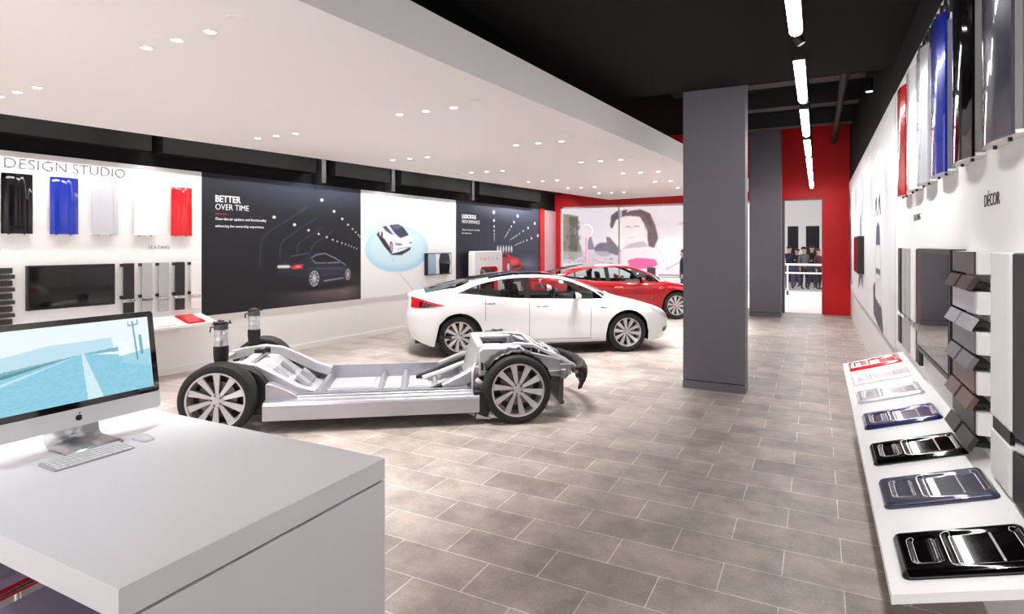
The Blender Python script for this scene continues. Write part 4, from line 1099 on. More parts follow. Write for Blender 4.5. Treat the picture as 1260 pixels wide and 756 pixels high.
        for xs_ in (-.06, -.99):
            z = float(F_belt(xs_)) - .125
            y = surf(xs_, z, .0)[1]
            k = MB(); k.box(xs_ - .11, xs_ + .11, y * sd - .006, y * sd + .006, z - .013, z + .013)
            k.build('door_handle', M_CHROME if hero else paint_m, doors[('front_door' if xs_ > -.29 else 'rear_door', sd)], bevel=.004)
        # mirror
        mir = MB(); mir.ball((.52, sd * 1.015, 1.0), (.085, .105, .068), 20); mir.v = [(x if x > .485 else .485, y, z) for x, y, z in mir.v]
        m_o = mir.build('mirror', paint_m, root, smooth=60)
        MB().tube([(.58, sd * .87, .935), (.55, sd * .93, .955), (.535, sd * .97, .975)], .022, 8).build('mirror_arm', M_BLK, m_o)
        MB().lathe([(0, .482), (.075, .482), (.075, .4845), (0, .4845)], 20, 'x', (0, sd * 1.015, 1.0)).build('mirror_glass', M_SCREEN, m_o)
        # tail light wrapping the rear corner, head light, fog light, side badge
        def patch(nm, m, fn, nu, nv, off):
            pts = []
            for a in range(nu):
                row = []
                for b in range(nv):
                    xn, p, z = fn(a / (nu - 1), b / (nv - 1)); x, y = side_pt(xn, p, z, float(F_belt(xn)))
                    # push outwards along the plan normal
                    nx_ = (x + 1.9) * .5 if x < -1.9 else ((x - 1.6) * .4 if x > 1.6 else 0); nl = math.hypot(nx_, .5)
                    row.append((x + off * nx_ / nl, (y + off * .5 / nl) * sd, z))
                pts.append(row)
            return MB().grid(pts).build(nm, m, root, smooth=60)
        cx = [c[0] for c in cols]; cp = [c[1] for c in cols]
        def ci(t): return float(np.interp(t, range(nc), cx)), float(np.interp(t, range(nc), cp))
        def tl(a, b):
            t = 4.5 + a * 9.2; xn, p = ci(t); mid = .90 - .02 * a; hh = .088 * (1 - a ** 2.2) + .006
            return xn, p, mid + (b - .45) * 2 * hh * (.8 if b < .45 else 1)
        patch('tail_light', mat('tail_lamp_red', rgb(196, 20, 30), .08, coat=1.0), tl, 22, 8, .006)
        def tl2(a, b):
            t = 8 + a * 4.6; xn, p = ci(t); mid = .895 - .02 * a; hh = .045 * (1 - a ** 2) + .004
            return xn, p, mid + (b - .5) * 2 * hh
        patch('tail_lamp_inner', mat('tail_lamp_dark', rgb(70, 6, 12), .1, coat=1.0), tl2, 16, 6, .010)
        def hl(a, b):
            t = nc - 9 - a * 13; xn, p = ci(t); zb = float(F_belt(xn)); hi = zb - .025 - .01 * a; lo = hi - .10 * (1 - .75 * a ** 1.6)
            return xn, p, lo + (hi - lo) * b
        patch('head_light', mat('head_lamp', rgb(190, 194, 202), .06, .3, coat=1.0), hl, 22, 7, .005)
        def fl(a, b):
            t = nc - 11 - a * 5; xn, p = ci(t); return xn, p, .335 + .075 * b - .02 * a
        patch('fog_light', M_BLK, fl, 12, 6, .005)
        def fl2(a, b):
            t = nc - 11 - a * 5.5; xn, p = ci(t); return xn, p, .418 + .012 * b - .02 * a
        patch('fog_trim', M_CHROME, fl2, 12, 3, .008)
        def rb(a, b):
            t = 13 + a * 4; xn, p = ci(t); return xn, p, .34 + .05 * b - .03 * a
        patch('rear_reflector', M_BLK, rb, 12, 4, .004)
        x, y = surf(1.03, .80, .002)
        MB().box(.98, 1.07, y * sd - .003, y * sd + .003, .79, .805).box(1.075, 1.1, y * sd - .003, y * sd + .003, .785, .81).build('fender_badge', M_CHROME, root, smooth=0)
        # dark sill and wheel wells
        MB().box(-AX + AR, AX - AR, sd * .86 - .06, sd * .86 + .06, .165, .2).build('sill_trim', M_BLK, root, bevel=.01)
        for ax in (-AX, AX):
            arc = [(ax + (AR + .012) * math.cos(t), .35 + (AR + .012) * math.sin(t)) for t in [-.35 + i * (PI + .7) / 28 for i in range(29)]]
            k = MB()
            y0, y1 = sd * .55, sd * (.905 if ax > 0 else .925)
            n = len(arc); vs = [(x, y0, z) for x, z in arc] + [(x, y1, z) for x, z in arc]
            k.add(vs, [(q, q + 1, n + q + 1, n + q) for q in range(n - 1)] + [tuple(range(n))]); k.build('wheel_well', M_BLK, root, smooth=40)
    # nose: emblem slot and lower grille ; tail: plate recess and diffuser ; wipers
    MB().tube([(2.523, y, .60 - .02 * (abs(y) / .3) ** 2) for y in np.linspace(-.3, .3, 9)], .009, 6).build('nose_slot', M_BLK, root)
    pts = [[(side_pt(2.515, 0, z, .585)[0] - .22 * (abs(y) / .62) ** 3 * .9 - .0 + .004, y, z) for z in (.235, .27, .30)] for y in np.linspace(-.62, .62, 21)]
    MB().grid(pts).build('lower_grille', M_BLK, root)
    MB().tube([(-2.32 + .12 * (y / .5) ** 2, y, .955) for y in np.linspace(-.42, .42, 11)], .012, 6).build('tailgate_bar', M_CHROME, root)
    k = MB()
    for y0 in (-.45, .12): k.tube([(1.2, y0, 1.0), (1.08, y0 + .25, 1.052), (.98, y0 + .48, 1.085)], .009, 6)
    k.build('wiper', M_BLK, root)
    # underside, floor, dashboard, seats
    k = MB(); k.box(-AX + .42, AX - .42, -.86, .86, .17, .24); k.box(-2.2, 2.15, -.55, .55, .2, .28); k.build('underbody', M_BLK, root, bevel=.01)
    k = MB(); k.prism([(.75, .45), (1.05, .5), (1.12, .9), (.95, .94), (.68, .9), (.6, .75)], 'y', -.78, .78); k.build('dashboard', M_BLK, root, bevel=.02)
    k = MB(); k.box(-1.4, .9, -.86, -.80, .25, .88); k.box(-1.4, .9, .80, .86, .25, .88); k.box(-1.4, -1.32, -.8, .8, .25, .92); k.box(-1.95, -1.32, -.75, .75, .86, .9); k.build('inner_trim', M_BLK, root, smooth=0)
    LEA = mat('car_leather', rgb(34, 33, 35), .5)
    for sy in (-.38, .38):
        k = MB(); k.box(-.35, .2, sy - .25, sy + .25, .3, .5); k.prism([(-.3, .45), (-.16, .45), (-.42, 1.04), (-.54, 1.02)], 'y', sy - .24, sy + .24); k.prism([(-.47, 1.03), (-.38, 1.03), (-.42, 1.2), (-.5, 1.2)], 'y', sy - .13, sy + .13)
        k.build('seat', LEA, root, bevel=.03)
    k = MB(); k.box(-1.3, -.75, -.66, .66, .3, .52); k.prism([(-1.28, .5), (-1.12, .5), (-1.3, 1.05), (-1.42, 1.05)], 'y', -.66, .66); k.build('rear_bench', LEA, root, bevel=.03)
    k = MB(); c = Vector((.42, .38, .88)); ring = []
    for q in range(28):
        a = 2 * PI * q / 28; v = Matrix.Rotation(R(-62), 3, 'Y') @ Vector((.18 * math.cos(a), .18 * math.sin(a), 0)); ring.append(c + v)
    k.tube(ring, .015, 8, closed=True); k.tube([ring[0], c, ring[14]], .014, 6); k.tube([c, (.7, .38, .8)], .025, 8); k.build('steering_wheel', M_BLK, root)
    sp = .1
    for ax in (-AX, AX):
        for sd in (-1, 1): wheel_meshes(root, ax, sd * .815, sd, Rt=.35, Rr=.248, wid=.235, spin=sp); sp += .17
    return root
CAR_ROT = R(37.0)
def car_from_contact(cx, cy, ang): return (cx, cy, 0)
build_car('car', 'white four door car with black roof, parked between the bare chassis and the wall', P_WHITE, (-4.630, 9.838, 0), R(37.93), 'cars in the showroom')
build_car('car', 'red four door car behind the white one, half hidden by the grey column', P_RED, (-4.82, 14.84, 0), R(36), 'cars in the showroom')

# ================================================================== THE BARE CHASSIS
def chassis():
    t = thing('car_chassis', 'bare aluminium car chassis on four wheels, in front of the white car', 'chassis', (-4.5036, 5.369, 0), R(36.03))
    sp = .25
    for x, y, o in ((-1.475, -.84, -1), (1.475, -.84, -1), (-1.475, .84, 1), (1.475, .84, 1)):
        wheel_meshes(t, x, y, o, Rt=.352, Rr=.272, wid=.245, spin=sp); sp += .2
    for s in (-1, 1):
        k = MB(); k.prism([(s * .74, .125), (s * .90, .125), (s * .905, .27), (s * .885, .30), (s * .78, .31), (s * .77, .335), (s * .735, .335)], 'x', -1.06, 1.08)
        o = k.build('side_sill', M_ALU, t, bevel=.006)
        k = MB()
        for x in (-.72, .0, .62): k.lathe([(0, s * .900), (.011, s * .9035), (.011, s * .885)], 10, 'y', (x, 0, .235))
        k.build('plug', M_BLK, o)
        MB().box(-1.0, 1.0, s * .70 - .012, s * .70 + .012, .33, .345).build('flange', M_ALU, o, smooth=0)
    k = MB(); k.box(-1.0, 1.02, -.74, .74, .12, .175)
    k.build('floor_pan', M_CAST, t, bevel=.004)
    # raised battery covers with stepped borders
    for (x0, x1) in ((-.93, -.66), (-.58, -.02), (.06, .25), (.33, .62), (.68, .95)):
        k = MB()
        for s in (-1, 1):
            y0, y1 = (.04, .66) if s > 0 else (-.66, -.04)
            k.box(x0, x1, y0, y1, .17, .19); k.box(x0 + .05, x1 - .05, y0 + .06, y1 - .06, .185, .205)
        k.build('floor_cover', M_CAST, t, bevel=.006)
    for x, w, z in ((-.62, .07, .275), (.02, .06, .245), (.29, .07, .26), (.64, .05, .24), (.98, .07, .30)):
        k = MB(); k.prism([(x - w / 2 - .02, .17), (x + w / 2 + .02, .17), (x + w / 2 - .012, z), (x - w / 2 + .012, z)], 'y', -.735, .735)
        o = k.build('cross_beam', M_ALU, t, bevel=.004)
    MB().box(-.95, .95, -.03, .03, .17, .215).build('centre_spine', M_ALU, t, bevel=.005)
    # ---------------- left end: kicked up rails, sloping plates, drive unit, struts
    for s in (-1, 1):
        k = MB(); k.bar([(-.62, s * .60, .30), (-.80, s * .60, .36), (-1.02, s * .575, .48), (-1.2, s * .55, .57), (-1.38, s * .53, .60), (-1.6, s * .52, .575), (-1.75, s * .52, .54)], .10, .11)
        k.build('kick_up_rail', M_CAST, t, bevel=.012)
        k = MB(); k.prism([(-1.06, .30), (-.72, .30), (-.80, .37), (-1.0, .46), (-1.06, .46)], 'y', s * .64, s * .78); k.build('sill_gusset', M_ALU, t, bevel=.006)
        k = MB(); k.prism([(-1.32, .16), (-1.06, .14), (-1.06, .46), (-1.14, .56), (-1.26, .62), (-1.34, .60)], 'y', s * .62, s * .73); k.build('wheel_liner', M_BLK, t, bevel=.01)
        # air spring strut
        st = thing_part('air_spring', t, (-1.53, s * .60, 0))
        prof = [(.0, .56), (.046, .56), (.052, .60), (.062, .66), (.070, .72), (.073, .77), (.071, .80), (.074, .825), (.06, .835), (0, .835)]
        MB().lathe(prof, 24).build('rubber_bellows', M_RUBBER, st)
        MB().lathe([(.06, .83), (.064, .84), (.064, .885), (.067, .89), (.064, .895), (.064, .945), (.067, .95), (.064, .955), (.064, 1.0), (.06, 1.005), (0, 1.005)], 28).build('canister', mat('canister_metal', rgb(214, 214, 218), .25, .6), st)
        MB().lathe([(.0, 1.0), (.068, 1.0), (.069, 1.05), (.055, 1.055), (.055, 1.075), (.03, 1.08), (.03, 1.09), (0, 1.09)], 24).build('top_cap', M_STEEL, st)
        k = MB(); k.lathe([(0, 1.058), (.06, 1.058), (.06, 1.068), (0, 1.068)], 20)
        for a in (0, 2.1, 4.2): k.bar([(0, 0, 1.063), (.1 * math.cos(a), .1 * math.sin(a), 1.063)], .035, .01); k.lathe([(0, 1.06), (.007, 1.06), (.007, 1.09), (0, 1.09)], 8, 'z', (.085 * math.cos(a), .085 * math.sin(a), 0))
        k.build('mount_plate', M_BLK, st, smooth=30)
        MB().tube([(-.06, 0, 1.03), (-.1, 0, 1.02), (-.105, 0, .97)], .008, 6).build('air_hose', M_BLK, st)
        MB().tube([(0, 0, .30), (0, 0, .57)], .025, 12).build('damper_rod', M_STEEL, st)
        k = MB(); k.bar([(-1.42, s * .30, .28), (-1.5, s * .55, .26), (-1.48, s * .72, .27)], .05, .04); k.bar([(-1.62, s * .3, .44), (-1.56, s * .55, .45), (-1.5, s * .70, .46)], .035, .035); k.build('control_arm', M_CAST, t, bevel=.008)
    # sloping bulkhead between the rails: three sheets with steps
    k = MB(); k.grid([[(x, y, z + (.012 if q % 2 else 0)) for q, y in enumerate(np.linspace(-.53, .53, 9))] for x, z in ((-.70, .19), (-.82, .25), (-.98, .36), (-1.12, .47), (-1.2, .53), (-1.34, .555))])
    o = k.build('rear_bulkhead', M_CAST, t, smooth=0); sd = o.modifiers.new('sheet', 'SOLIDIFY'); sd.thickness = .014
    for x, z, y in ((-.86, .30, -.3), (-.86, .30, .05), (-.86, .30, .35), (-1.05, .44, -.2), (-1.05, .44, .2)):
        c = MB().box(-.09, .09, -.07, .07, -.012, .04); M4 = Matrix.Translation((x, y, z)) @ Matrix.Rotation(R(42), 4, 'Y'); c.v = [tuple(M4 @ Vector(v)) for v in c.v]
        c.build('stiffener', M_ALU, t, bevel=.01)
    k = MB(); k.bar([(-1.36, -.5, .595), (-1.36, .5, .595)], .1, .05); k.bar([(-1.75, -.5, .55), (-1.75, .5, .55)], .08, .05); k.build('rear_cross_member', M_CAST, t, bevel=.008)
    k = MB(); k.bar([(-1.2, -.45, .30), (-1.2, .45, .30)], .07, .07); k.bar([(-1.8, -.45, .30), (-1.8, .45, .30)], .07, .07); k.bar([(-1.2, -.42, .30), (-1.8, -.42, .30)], .07, .07); k.bar([(-1.2, .42, .30), (-1.8, .42, .30)], .07, .07); k.build('rear_subframe', M_BLK, t, bevel=.01)
    MB().lathe([(0, -.3), (.13, -.3), (.15, -.27), (.15, -.02), (.16, 0), (.16, .1), (.14, .12), (.14, .28), (.12, .3), (0, .3)], 28, 'y', (-1.5, 0, .34)).build('rear_drive_unit', M_ALU, t)
    k = MB(); k.lathe([(0, -.72), (.022, -.72), (.022, .72), (0, .72)], 12, 'y', (-1.475, 0, .35)); k.build('rear_axle', M_STEEL, t)
    k = MB(); k.box(-1.40, -1.30, .12, .22, .60, .66); k.lathe([(0, 0), (.035, 0), (.035, .05), (.02, .06), (0, .06)], 14, 'z', (-1.3, .30, .60)); k.build('sensor_block', M_BLK, t, bevel=.006)
    # ---------------- right end: rails, wheel towers, upper frame, radiator frame, bumper
    for s in (-1, 1):
        k = MB(); k.bar([(.72, s * .60, .31), (.92, s * .58, .40), (1.08, s * .50, .47), (1.3, s * .46, .48), (1.75, s * .45, .46), (2.1, s * .45, .43)], .10, .12)
        k.build('front_rail', M_CAST, t, bevel=.012)
        # tower: casting with an opening over the axle
        tw = MB()
        a0, a1 = s * .50, s * .62
        tw.prism([(1.10, .44), (1.18, .44), (1.22, .62), (1.5, .62), (1.62, .46), (1.72, .46), (1.62, .70), (1.55, .735), (1.14, .735), (1.10, .70)], 'y', a0, a1)
        tw.box(1.13, 1.58, min(s * .30, s * .52), max(s * .30, s * .52), .70, .735)
        tw.prism([(1.12, .45), (1.17, .45), (1.17, .72), (1.12, .72)], 'y', s * .28, s * .52)
        tw.prism([(1.53, .5), (1.57, .48), (1.57, .72), (1.53, .72)], 'y', s * .30, s * .52)
        o = tw.build('wheel_tower', M_CAST, t, bevel=.012)
        k = MB()
        for q in range(3): k.box(1.118, 1.122 + .0, s * .33 + q * s * .055 - .016, s * .33 + q * s * .055 + .016, .54, .63)
        for q in range(2): k.box(1.12 + q * .05, 1.145 + q * .05, a1 - .001 if s > 0 else a1 - .004, a1 + .004 if s > 0 else a1 + .001, .50, .585)
        k.build('vent_slots', M_BLK, o, smooth=0)
        # inner fender liner over the wheel
        n = 22; arc = [(1.475 + .385 * math.cos(a), .352 + .385 * math.sin(a)) for a in [.22 + i * 2.35 / n for i in range(n + 1)]]
        k = MB(); vs = []
        for q, (x, z) in enumerate(arc):
            j = .012 * math.sin(q * 2.4); vs += [(x, s * .60, z + j), (x, s * .86, z - .005 + j)]
        k.add(vs, [(2 * q, 2 * q + 1, 2 * q + 3, 2 * q + 2) for q in range(n)])
        o = k.build('fender_liner', M_BLK, t, smooth=50); md = o.modifiers.new('sheet', 'SOLIDIFY'); md.thickness = .012
        # upper side plate running forward, box, tubes down to the nose
        k = MB(); k.prism([(1.52, .56), (1.98, .50), (2.0, .60), (1.6, .70)], 'y', s * .58, s * .64); k.build('side_plate', M_ALU, t, bevel=.008)
        k = MB(); k.tube([(1.50, s * .42, .745), (1.72, s * .40, .725), (1.95, s * .42, .62), (2.2, s * .44, .49), (2.24, s * .44, .40)], .022, 12); k.tube([(1.62, s * .30, .72), (1.8, s * .1, .66), (1.98, s * .0, .59)], .016, 10); k.build('truss_tube', M_CAST, t)
        k = MB(); k.bar([(1.95, s * .58, .52), (2.16, s * .52, .50)], .05, .04); k.bar([(1.62, s * .6, .44), (2.14, s * .52, .43)], .05, .05); k.build('lower_side_bar', M_ALU, t, bevel=.006)
        k = MB(); k.bar([(2.05, s * .44, .06), (2.06, s * .44, .44)], .09, .03); k.build('radiator_post', M_STEEL, t, bevel=.005)
        k = MB(); k.bar([(1.35, s * .30, .24), (1.42, s * .55, .22), (1.48, s * .72, .25)], .06, .05); k.bar([(1.7, s * .3, .24), (1.6, s * .5, .22), (1.5, s * .70, .24)], .05, .04); k.build('control_arm', M_CAST, t, bevel=.008)
        k = MB(); k.lathe([(0, .25), (.035, .25), (.035, .46), (.05, .47), (.05, .64), (.04, .69), (0, .69)], 18, 'z', (1.44, s * .58, 0)); k.build('front_damper', M_BLK, t)
        k = MB(); k.tube([(1.03, s * .64, .30), (1.03, s * .64, .50), (1.06, s * .58, .56)], .018, 10); k.build('upright_post', M_CAST, t)
        # wiring and curved black duct sweeping along the floor to the tower
        k = MB(); k.bar([(.42, s * .46, .21), (.6, s * .46, .27), (.8, s * .46, .36), (1.0, s * .48, .44), (1.15, s * .5, .47)], .10, .05); k.build('cable_duct', M_BLK, t, bevel=.012)
        k = MB(); k.tube([(.5, s * .38, .22), (.75, s * .38, .30), (.95, s * .40, .37), (1.15, s * .42, .42)], .028, 10); k.build('coolant_pipe', M_CAST, t)
        k = MB(); k.prism([(1.02, .12), (1.16, .06), (1.20, .14), (1.10, .34), (1.02, .34)], 'y', s * .70, s * .88); k.build('sill_end_cap', M_BLK, t, bevel=.01)
        k = MB(); k.prism([(1.04, .05), (1.2, .035), (1.16, .10), (1.06, .12)], 'y', s * .72, s * .86); k.build('jack_pad', M_ALU, t, bevel=.006)
    k = MB(); k.bar([(1.13, -.5, .725), (1.13, .5, .725)], .09, .045); k.prism([(.98, .32), (1.02, .32), (1.15, .70), (1.10, .70)], 'y', -.5, .5); k.build('front_bulkhead', M_CAST, t, bevel=.01)
    k = MB(); k.box(1.18, 1.5, -.28, .28, .42, .62); k.box(1.22, 1.44, -.2, .2, .60, .66); k.build('front_gearbox', M_ALU, t, bevel=.02)
    k = MB(); k.lathe([(0, -.26), (.11, -.26), (.12, -.24), (.12, .2), (.10, .22), (0, .22)], 24, 'y', (1.5, 0, .33)); k.lathe([(0, -.72), (.022, -.72), (.022, .72), (0, .72)], 12, 'y', (1.475, 0, .35)); k.build('front_drive_unit', M_STEEL, t)
    k = MB(); k.tube([(2.0, -.42, .60), (1.98, 0, .62), (2.0, .42, .60)], .024, 12); k.tube([(1.74, -.4, .72), (1.74, .4, .72)], .02, 10); k.tube([(1.74, -.38, .72), (1.98, .3, .61)], .014, 8); k.tube([(1.74, .38, .72), (1.98, -.3, .61)], .014, 8); k.build('upper_brace', M_CAST, t)
    k = MB()
    k.box(1.60, 1.72, -.30, -.16, .58, .68); k.build('brake_booster', M_BLK, t, bevel=.008)
    MB().box(1.66, 1.8, .08, .24, .5, .66).build('pump', M_BLK, t, bevel=.008)
    MB().lathe([(0, .46), (.05, .46), (.05, .64), (.03, .66), (0, .66)], 16, 'z', (1.9, -.2, 0)).build('reservoir', M_BLK, t)
    MB().lathe([(0, .46), (.04, .46), (.04, .6), (0, .6)], 16, 'z', (1.88, .25, 0)).build('reservoir', M_STEEL, t)
    k = MB(); k.tube([(1.6, -.2, .6), (1.75, -.3, .55), (1.9, -.25, .57), (2.0, -.1, .5)], .018, 8); k.tube([(1.6, .2, .6), (1.8, .28, .52), (2.0, .2, .48)], .018, 8); k.build('hoses', M_BLK, t)
    k = MB(); k.box(2.03, 2.08, -.48, .48, .06, .10); k.box(2.03, 2.08, -.48, .48, .44, .48); k.build('radiator_frame', M_STEEL, t, bevel=.004)
    k = MB(); k.box(2.04, 2.07, -.40, .40, .10, .44); k.build('radiator_core', mat('radiator_dark', rgb(56, 54, 54), .6, .3), t, smooth=0)
    k = MB(); pth = [(2.20 - .17 * (abs(y) / .62) ** 2, y, .43) for y in np.linspace(-.62, .62, 13)]; k.bar(pth, .06, .10); k.bar([(2.08, -.44, .43), (2.16, -.44, .43)], .08, .08); k.bar([(2.08, .44, .43), (2.16, .44, .43)], .08, .08); k.build('front_crash_beam', M_ALU, t, bevel=.006)
    rnd = random.Random(3); k = MB(); n = 19; lo = []; 
    for q, y in enumerate(np.linspace(-.60, .60, n)):
        x = 2.40 - .13 * (abs(y) / .6) ** 2.2; jt = rnd.uniform(-.02, .02)
        lo.append([(x - .10, y, .50 + jt * .6), (x - .02, y, .505 + jt * .3), (x + .015 + jt * .5, y, .47), (x + .03, y, .40 + jt), (x + .01 + jt, y, .33), (x - .02, y, .28 + jt * 1.5), (x - .06, y, .27 + jt * 2)])
    k.grid(lo); o = k.build('bumper_absorber', mat('rough_black_foam', rgb(34, 30, 30), .5, noise=.3, nscale=40), t, smooth=35); md = o.modifiers.new('sheet', 'SOLIDIFY'); md.thickness = .03
    return t
chassis()

# ================================================================== DESK, COMPUTER, STOOLS
DZ = 1.05
def desk():
    t = thing('counter_desk', 'white laminate counter in the left foreground with a dark shadow gap under its top', 'desk', (-2.9, 1.3, 0))
    x0, x1, y0, y1 = -2.2, 1.437, -.488, .478
    MB().box(x0, x1, y0, y1, DZ - .078, DZ).build('countertop', M_DESK, t, bevel=.0012)
    MB().box(x1 - .08, x1, y0 + .0, y1, 0, DZ - .086).build('end_panel', M_DESK, t, bevel=.0012)
    MB().box(x0, x0 + .08, y0, y1, 0, DZ - .086).build('end_panel', M_DESK, t, bevel=.0012)
    MB().box(x0 + .08, x1 - .08, y1 - .06, y1 - .02, 0, DZ - .086).build('modesty_panel', M_DESK, t, smooth=0)
    MB().box(x0 + .012, x1 - .012, y0 + .012, y1 - .012, DZ - .087, DZ - .077).build('shadow_gap', M_BLK, t, smooth=0)
desk()
def computer():
    t = thing('desktop_computer', 'all in one computer showing a blue road picture, on the white counter', 'computer', (-2.665, 1.329, DZ + .007), R(90))
    # local x runs along the screen to the right, local y away from the viewer, z up
    w, z0, z1 = .67, .068, .505; chin = .072
    tl = Matrix.Translation((0, 0, z0)) @ Matrix.Rotation(R(-9), 4, 'X') @ Matrix.Translation((0, 0, -z0))
    def B(k): k.v = [tuple(tl @ Vector(v)) for v in k.v]; return k
    pts = rrect(-w / 2, w / 2, z0, z1, .016)
    k = MB(); n = len(pts)
    def ring(sc, y): return [((x) * sc, y, z0 + (z1 - z0) / 2 + (z - z0 - (z1 - z0) / 2) * sc) for x, z in pts]
    vs = ring(1, -.0) + ring(1, .006) + ring(.93, .016) + ring(.7, .032) + ring(.35, .042)
    fs = [tuple(range(n))[::-1]] + [tuple(range(4 * n, 5 * n))]
    for L in range(4):
        for q in range(n): fs.append((L * n + q, L * n + (q + 1) % n, (L + 1) * n + (q + 1) % n, (L + 1) * n + q))
    k.add(vs, fs); B(k).build('housing', mat('satin_silver', rgb(232, 233, 236), .35, .1), t, smooth=50)
    zc = z0 + chin
    g = [p for p in rrect(-w / 2 + .001, w / 2 - .001, zc, z1 - .001, .015)]
    B(MB().prism([p for p in g], 'y', -.0035, -.0005)).build('black_bezel', M_BLKGL, t, smooth=0)
    bz = .027; sw, sh = w - 2 * bz, z1 - zc - 2 * bz + .004
    A = Art(sw, sh, 220, 130, (226, 240, 246))
    q = A.V / sh
    A.c[:] = np.array((232, 243, 247)) / 255.
    hx, hz = sw * .55, sh * .60
    A.poly([(0, sh * .66), (sw * .35, sh * .76), (sw * .74, sh * .77), (sw * .75, sh * .6), (0, sh * .45)], (176, 216, 232), .8)
    A.poly([(0, sh * .50), (hx, hz), (sw * .78, sh * .63), (sw * .78, sh * .57), (hx, hz - .004), (0, sh * .40)], (112, 170, 186), .9)
    A.poly([(0, sh * .45), (hx * .8, hz - .008), (0, sh * .38)], (70, 130, 130), .7)
    A.poly([(0, 0), (0, sh * .40), (hx, hz), (sw * .8, sh * .52), (sw, sh * .38), (sw, 0)], (138, 200, 222))
    A.poly([(hx - .004, hz), (hx + .005, hz), (sw * .66, 0), (sw * .56, 0)], (206, 232, 240)); A.poly([(0, sh * .30), (hx, hz), (0, sh * .34)], (196, 228, 238))
    rnd = np.random.default_rng(4); st = rnd.normal(0, 1, A.U.shape); st = (st + np.roll(st, 1, 1) + np.roll(st, 2, 1) + np.roll(st, 3, 1)) / 4
    A.c += (st * .035 * (A.V < sh * .5))[..., None]
    A.poly([(sw * .78, sh * .70), (sw * .86, sh * .68), (sw * .84, sh * .5), (sw * .78, sh * .5)], (240, 248, 250)); A.poly([(sw * .8, sh * .5), (sw, sh * .55), (sw, sh * .3), (sw * .8, sh * .40)], (160, 210, 228))
    A.line(sw * .905, sh * .42, sw * .89, sh * .95, .006, (90, 140, 160)); A.line(sw * .86, sh * .9, sw * .925, sh * .91, .005, (100, 150, 170)); A.line(sw * .86, sh * .9, sw * .858, sh * .96, .004, (100, 150, 170)); A.line(sw * .925, sh * .91, sw * .925, sh * .97, .004, (100, 150, 170)); A.line(sw * .94, sh * .5, sw * .935, sh * .74, .012, (110, 160, 180))
    A.c = np.clip(A.c, 0, 1)
    A.build('display', t, .0008, M_GLOW, M_BLK, x0=-sw / 2, z0=zc + bz - .002, front=-.0045, T=tl)
    # fruit emblem on the chin
    k = MB(); r = .0125; ap = []
    for i in range(40):
        a = 2 * PI * i / 40; rr_ = r * (1 - .13 * max(0, math.sin(a)) ** 6 - .08 * max(0, -math.sin(a)) ** 8)
        x = rr_ * math.cos(a); z = rr_ * math.sin(a)
        if math.hypot(x - r * 1.25, z - .001) < r * .48:
            d = math.hypot(x - r * 1.25, z - .001); x = r * 1.25 + (x - r * 1.25) * r * .48 / d; z = .001 + (z - .001) * r * .48 / d
        ap.append((x, z0 + chin * .5 - .002 + z))
    k.prism(ap, 'y', -.0022, 0); zt = z0 + chin * .5 + .0125
    k.prism([(.001, zt), (.002, zt + .004), (.006, zt + .007), (.0065, zt + .004), (.004, zt + .001)], 'y', -.0022, 0)
    B(k).build('emblem', M_BLK, t, smooth=0)
    # stand
    k = MB(); prof = [(.03, .16), (.045, .12), (.055, .06), (.05, .02), (.03, .006), (-.1, .004), (-.13, .0)]
    lo = [[(x, y, z) for x in (-.1, .1)] for y, z in prof]; k.grid(lo)
    o = k.build('stand', mat('stand_aluminium', rgb(196, 197, 200), .25, .8), t, smooth=50); md = o.modifiers.new('sheet', 'SOLIDIFY'); md.thickness = .006; md.offset = 1
computer()
def keyboard_mouse():
    t = thing('keyboard', 'slim white keyboard lying in front of the computer', 'keyboard', (-2.475, 1.265, DZ), R(90))
    k = MB(); k.prism([(-.058, 0), (.058, 0), (.058, .012), (.052, .013), (-.055, .005)], 'x', -.14, .14); k.build('base', mat('keyboard_aluminium', rgb(172, 173, 178), .4, .2), t, bevel=.002)
    KM = mat('white_keys', rgb(226, 226, 228), .5)
    for r in range(5):
        n = 13 if r < 4 else 7; w = .262 / n; k = None
        for c in range(n):
            x = -.131 + w * c; yy = .044 - r * .0215
            z = .0125 - (.052 - yy) * .075
            MB().box(x + .0015, x + w - .0015, yy - .017, yy, z - .002, z + .003).build('key', KM, t, smooth=0)
    t = thing('computer_mouse', 'small white mouse beside the keyboard', 'mouse', (-2.497, 1.485, DZ), R(90))
    k = MB(); k.ball((0, 0, 0), (.028, .055, .02), 20); k.v = [(x, y, max(z, 0.0)) for x, y, z in k.v]; k.build('shell', mat('mouse_white', rgb(214, 214, 218), .2, coat=.5), t, smooth=60)
    MB().prism(rrect(-.026, .026, -.05, .05, .02), 'z', 0.0, .004).build('base', M_ALU, t, smooth=0)
keyboard_mouse()
M_SEAT = mat('violet_grey_seat', rgb(190, 172, 206), .4)
def stool(x, y, label):
    t = thing('bar_stool', label, 'stool', (x, y, 0), R(8), 'stools under the counter')
    MB().box(-.2, .2, -.2, .2, .755, .80).build('seat_pad', M_SEAT, t, bevel=.014)
    MB().box(-.185, .185, -.185, .185, .715, .757).build('seat_base', M_REDP, t, bevel=.006)
    k = MB(); k.tube([(-.205, -.205, .745), (.205, -.205, .745), (.205, .205, .745), (-.205, .205, .745)], .011, 10, closed=True); k.build('seat_rail', M_CHROME, t)
    for sx in (-1, 1):
        for sy in (-1, 1): MB().tube([(sx * .2, sy * .2, .74), (sx * .225, sy * .225, .008)], .011, 10).build('leg', M_CHROME, t)
    k = MB(); k.tube([(-.217, -.217, .25), (.217, -.217, .25), (.217, .217, .25), (-.217, .217, .25)], .009, 8, closed=True); k.build('foot_rail', M_CHROME, t)
stool(-2.52, .98, 'violet grey stool under the counter at the left edge of the photo')
stool(-1.93, .86, 'violet grey stool under the counter near its front corner')

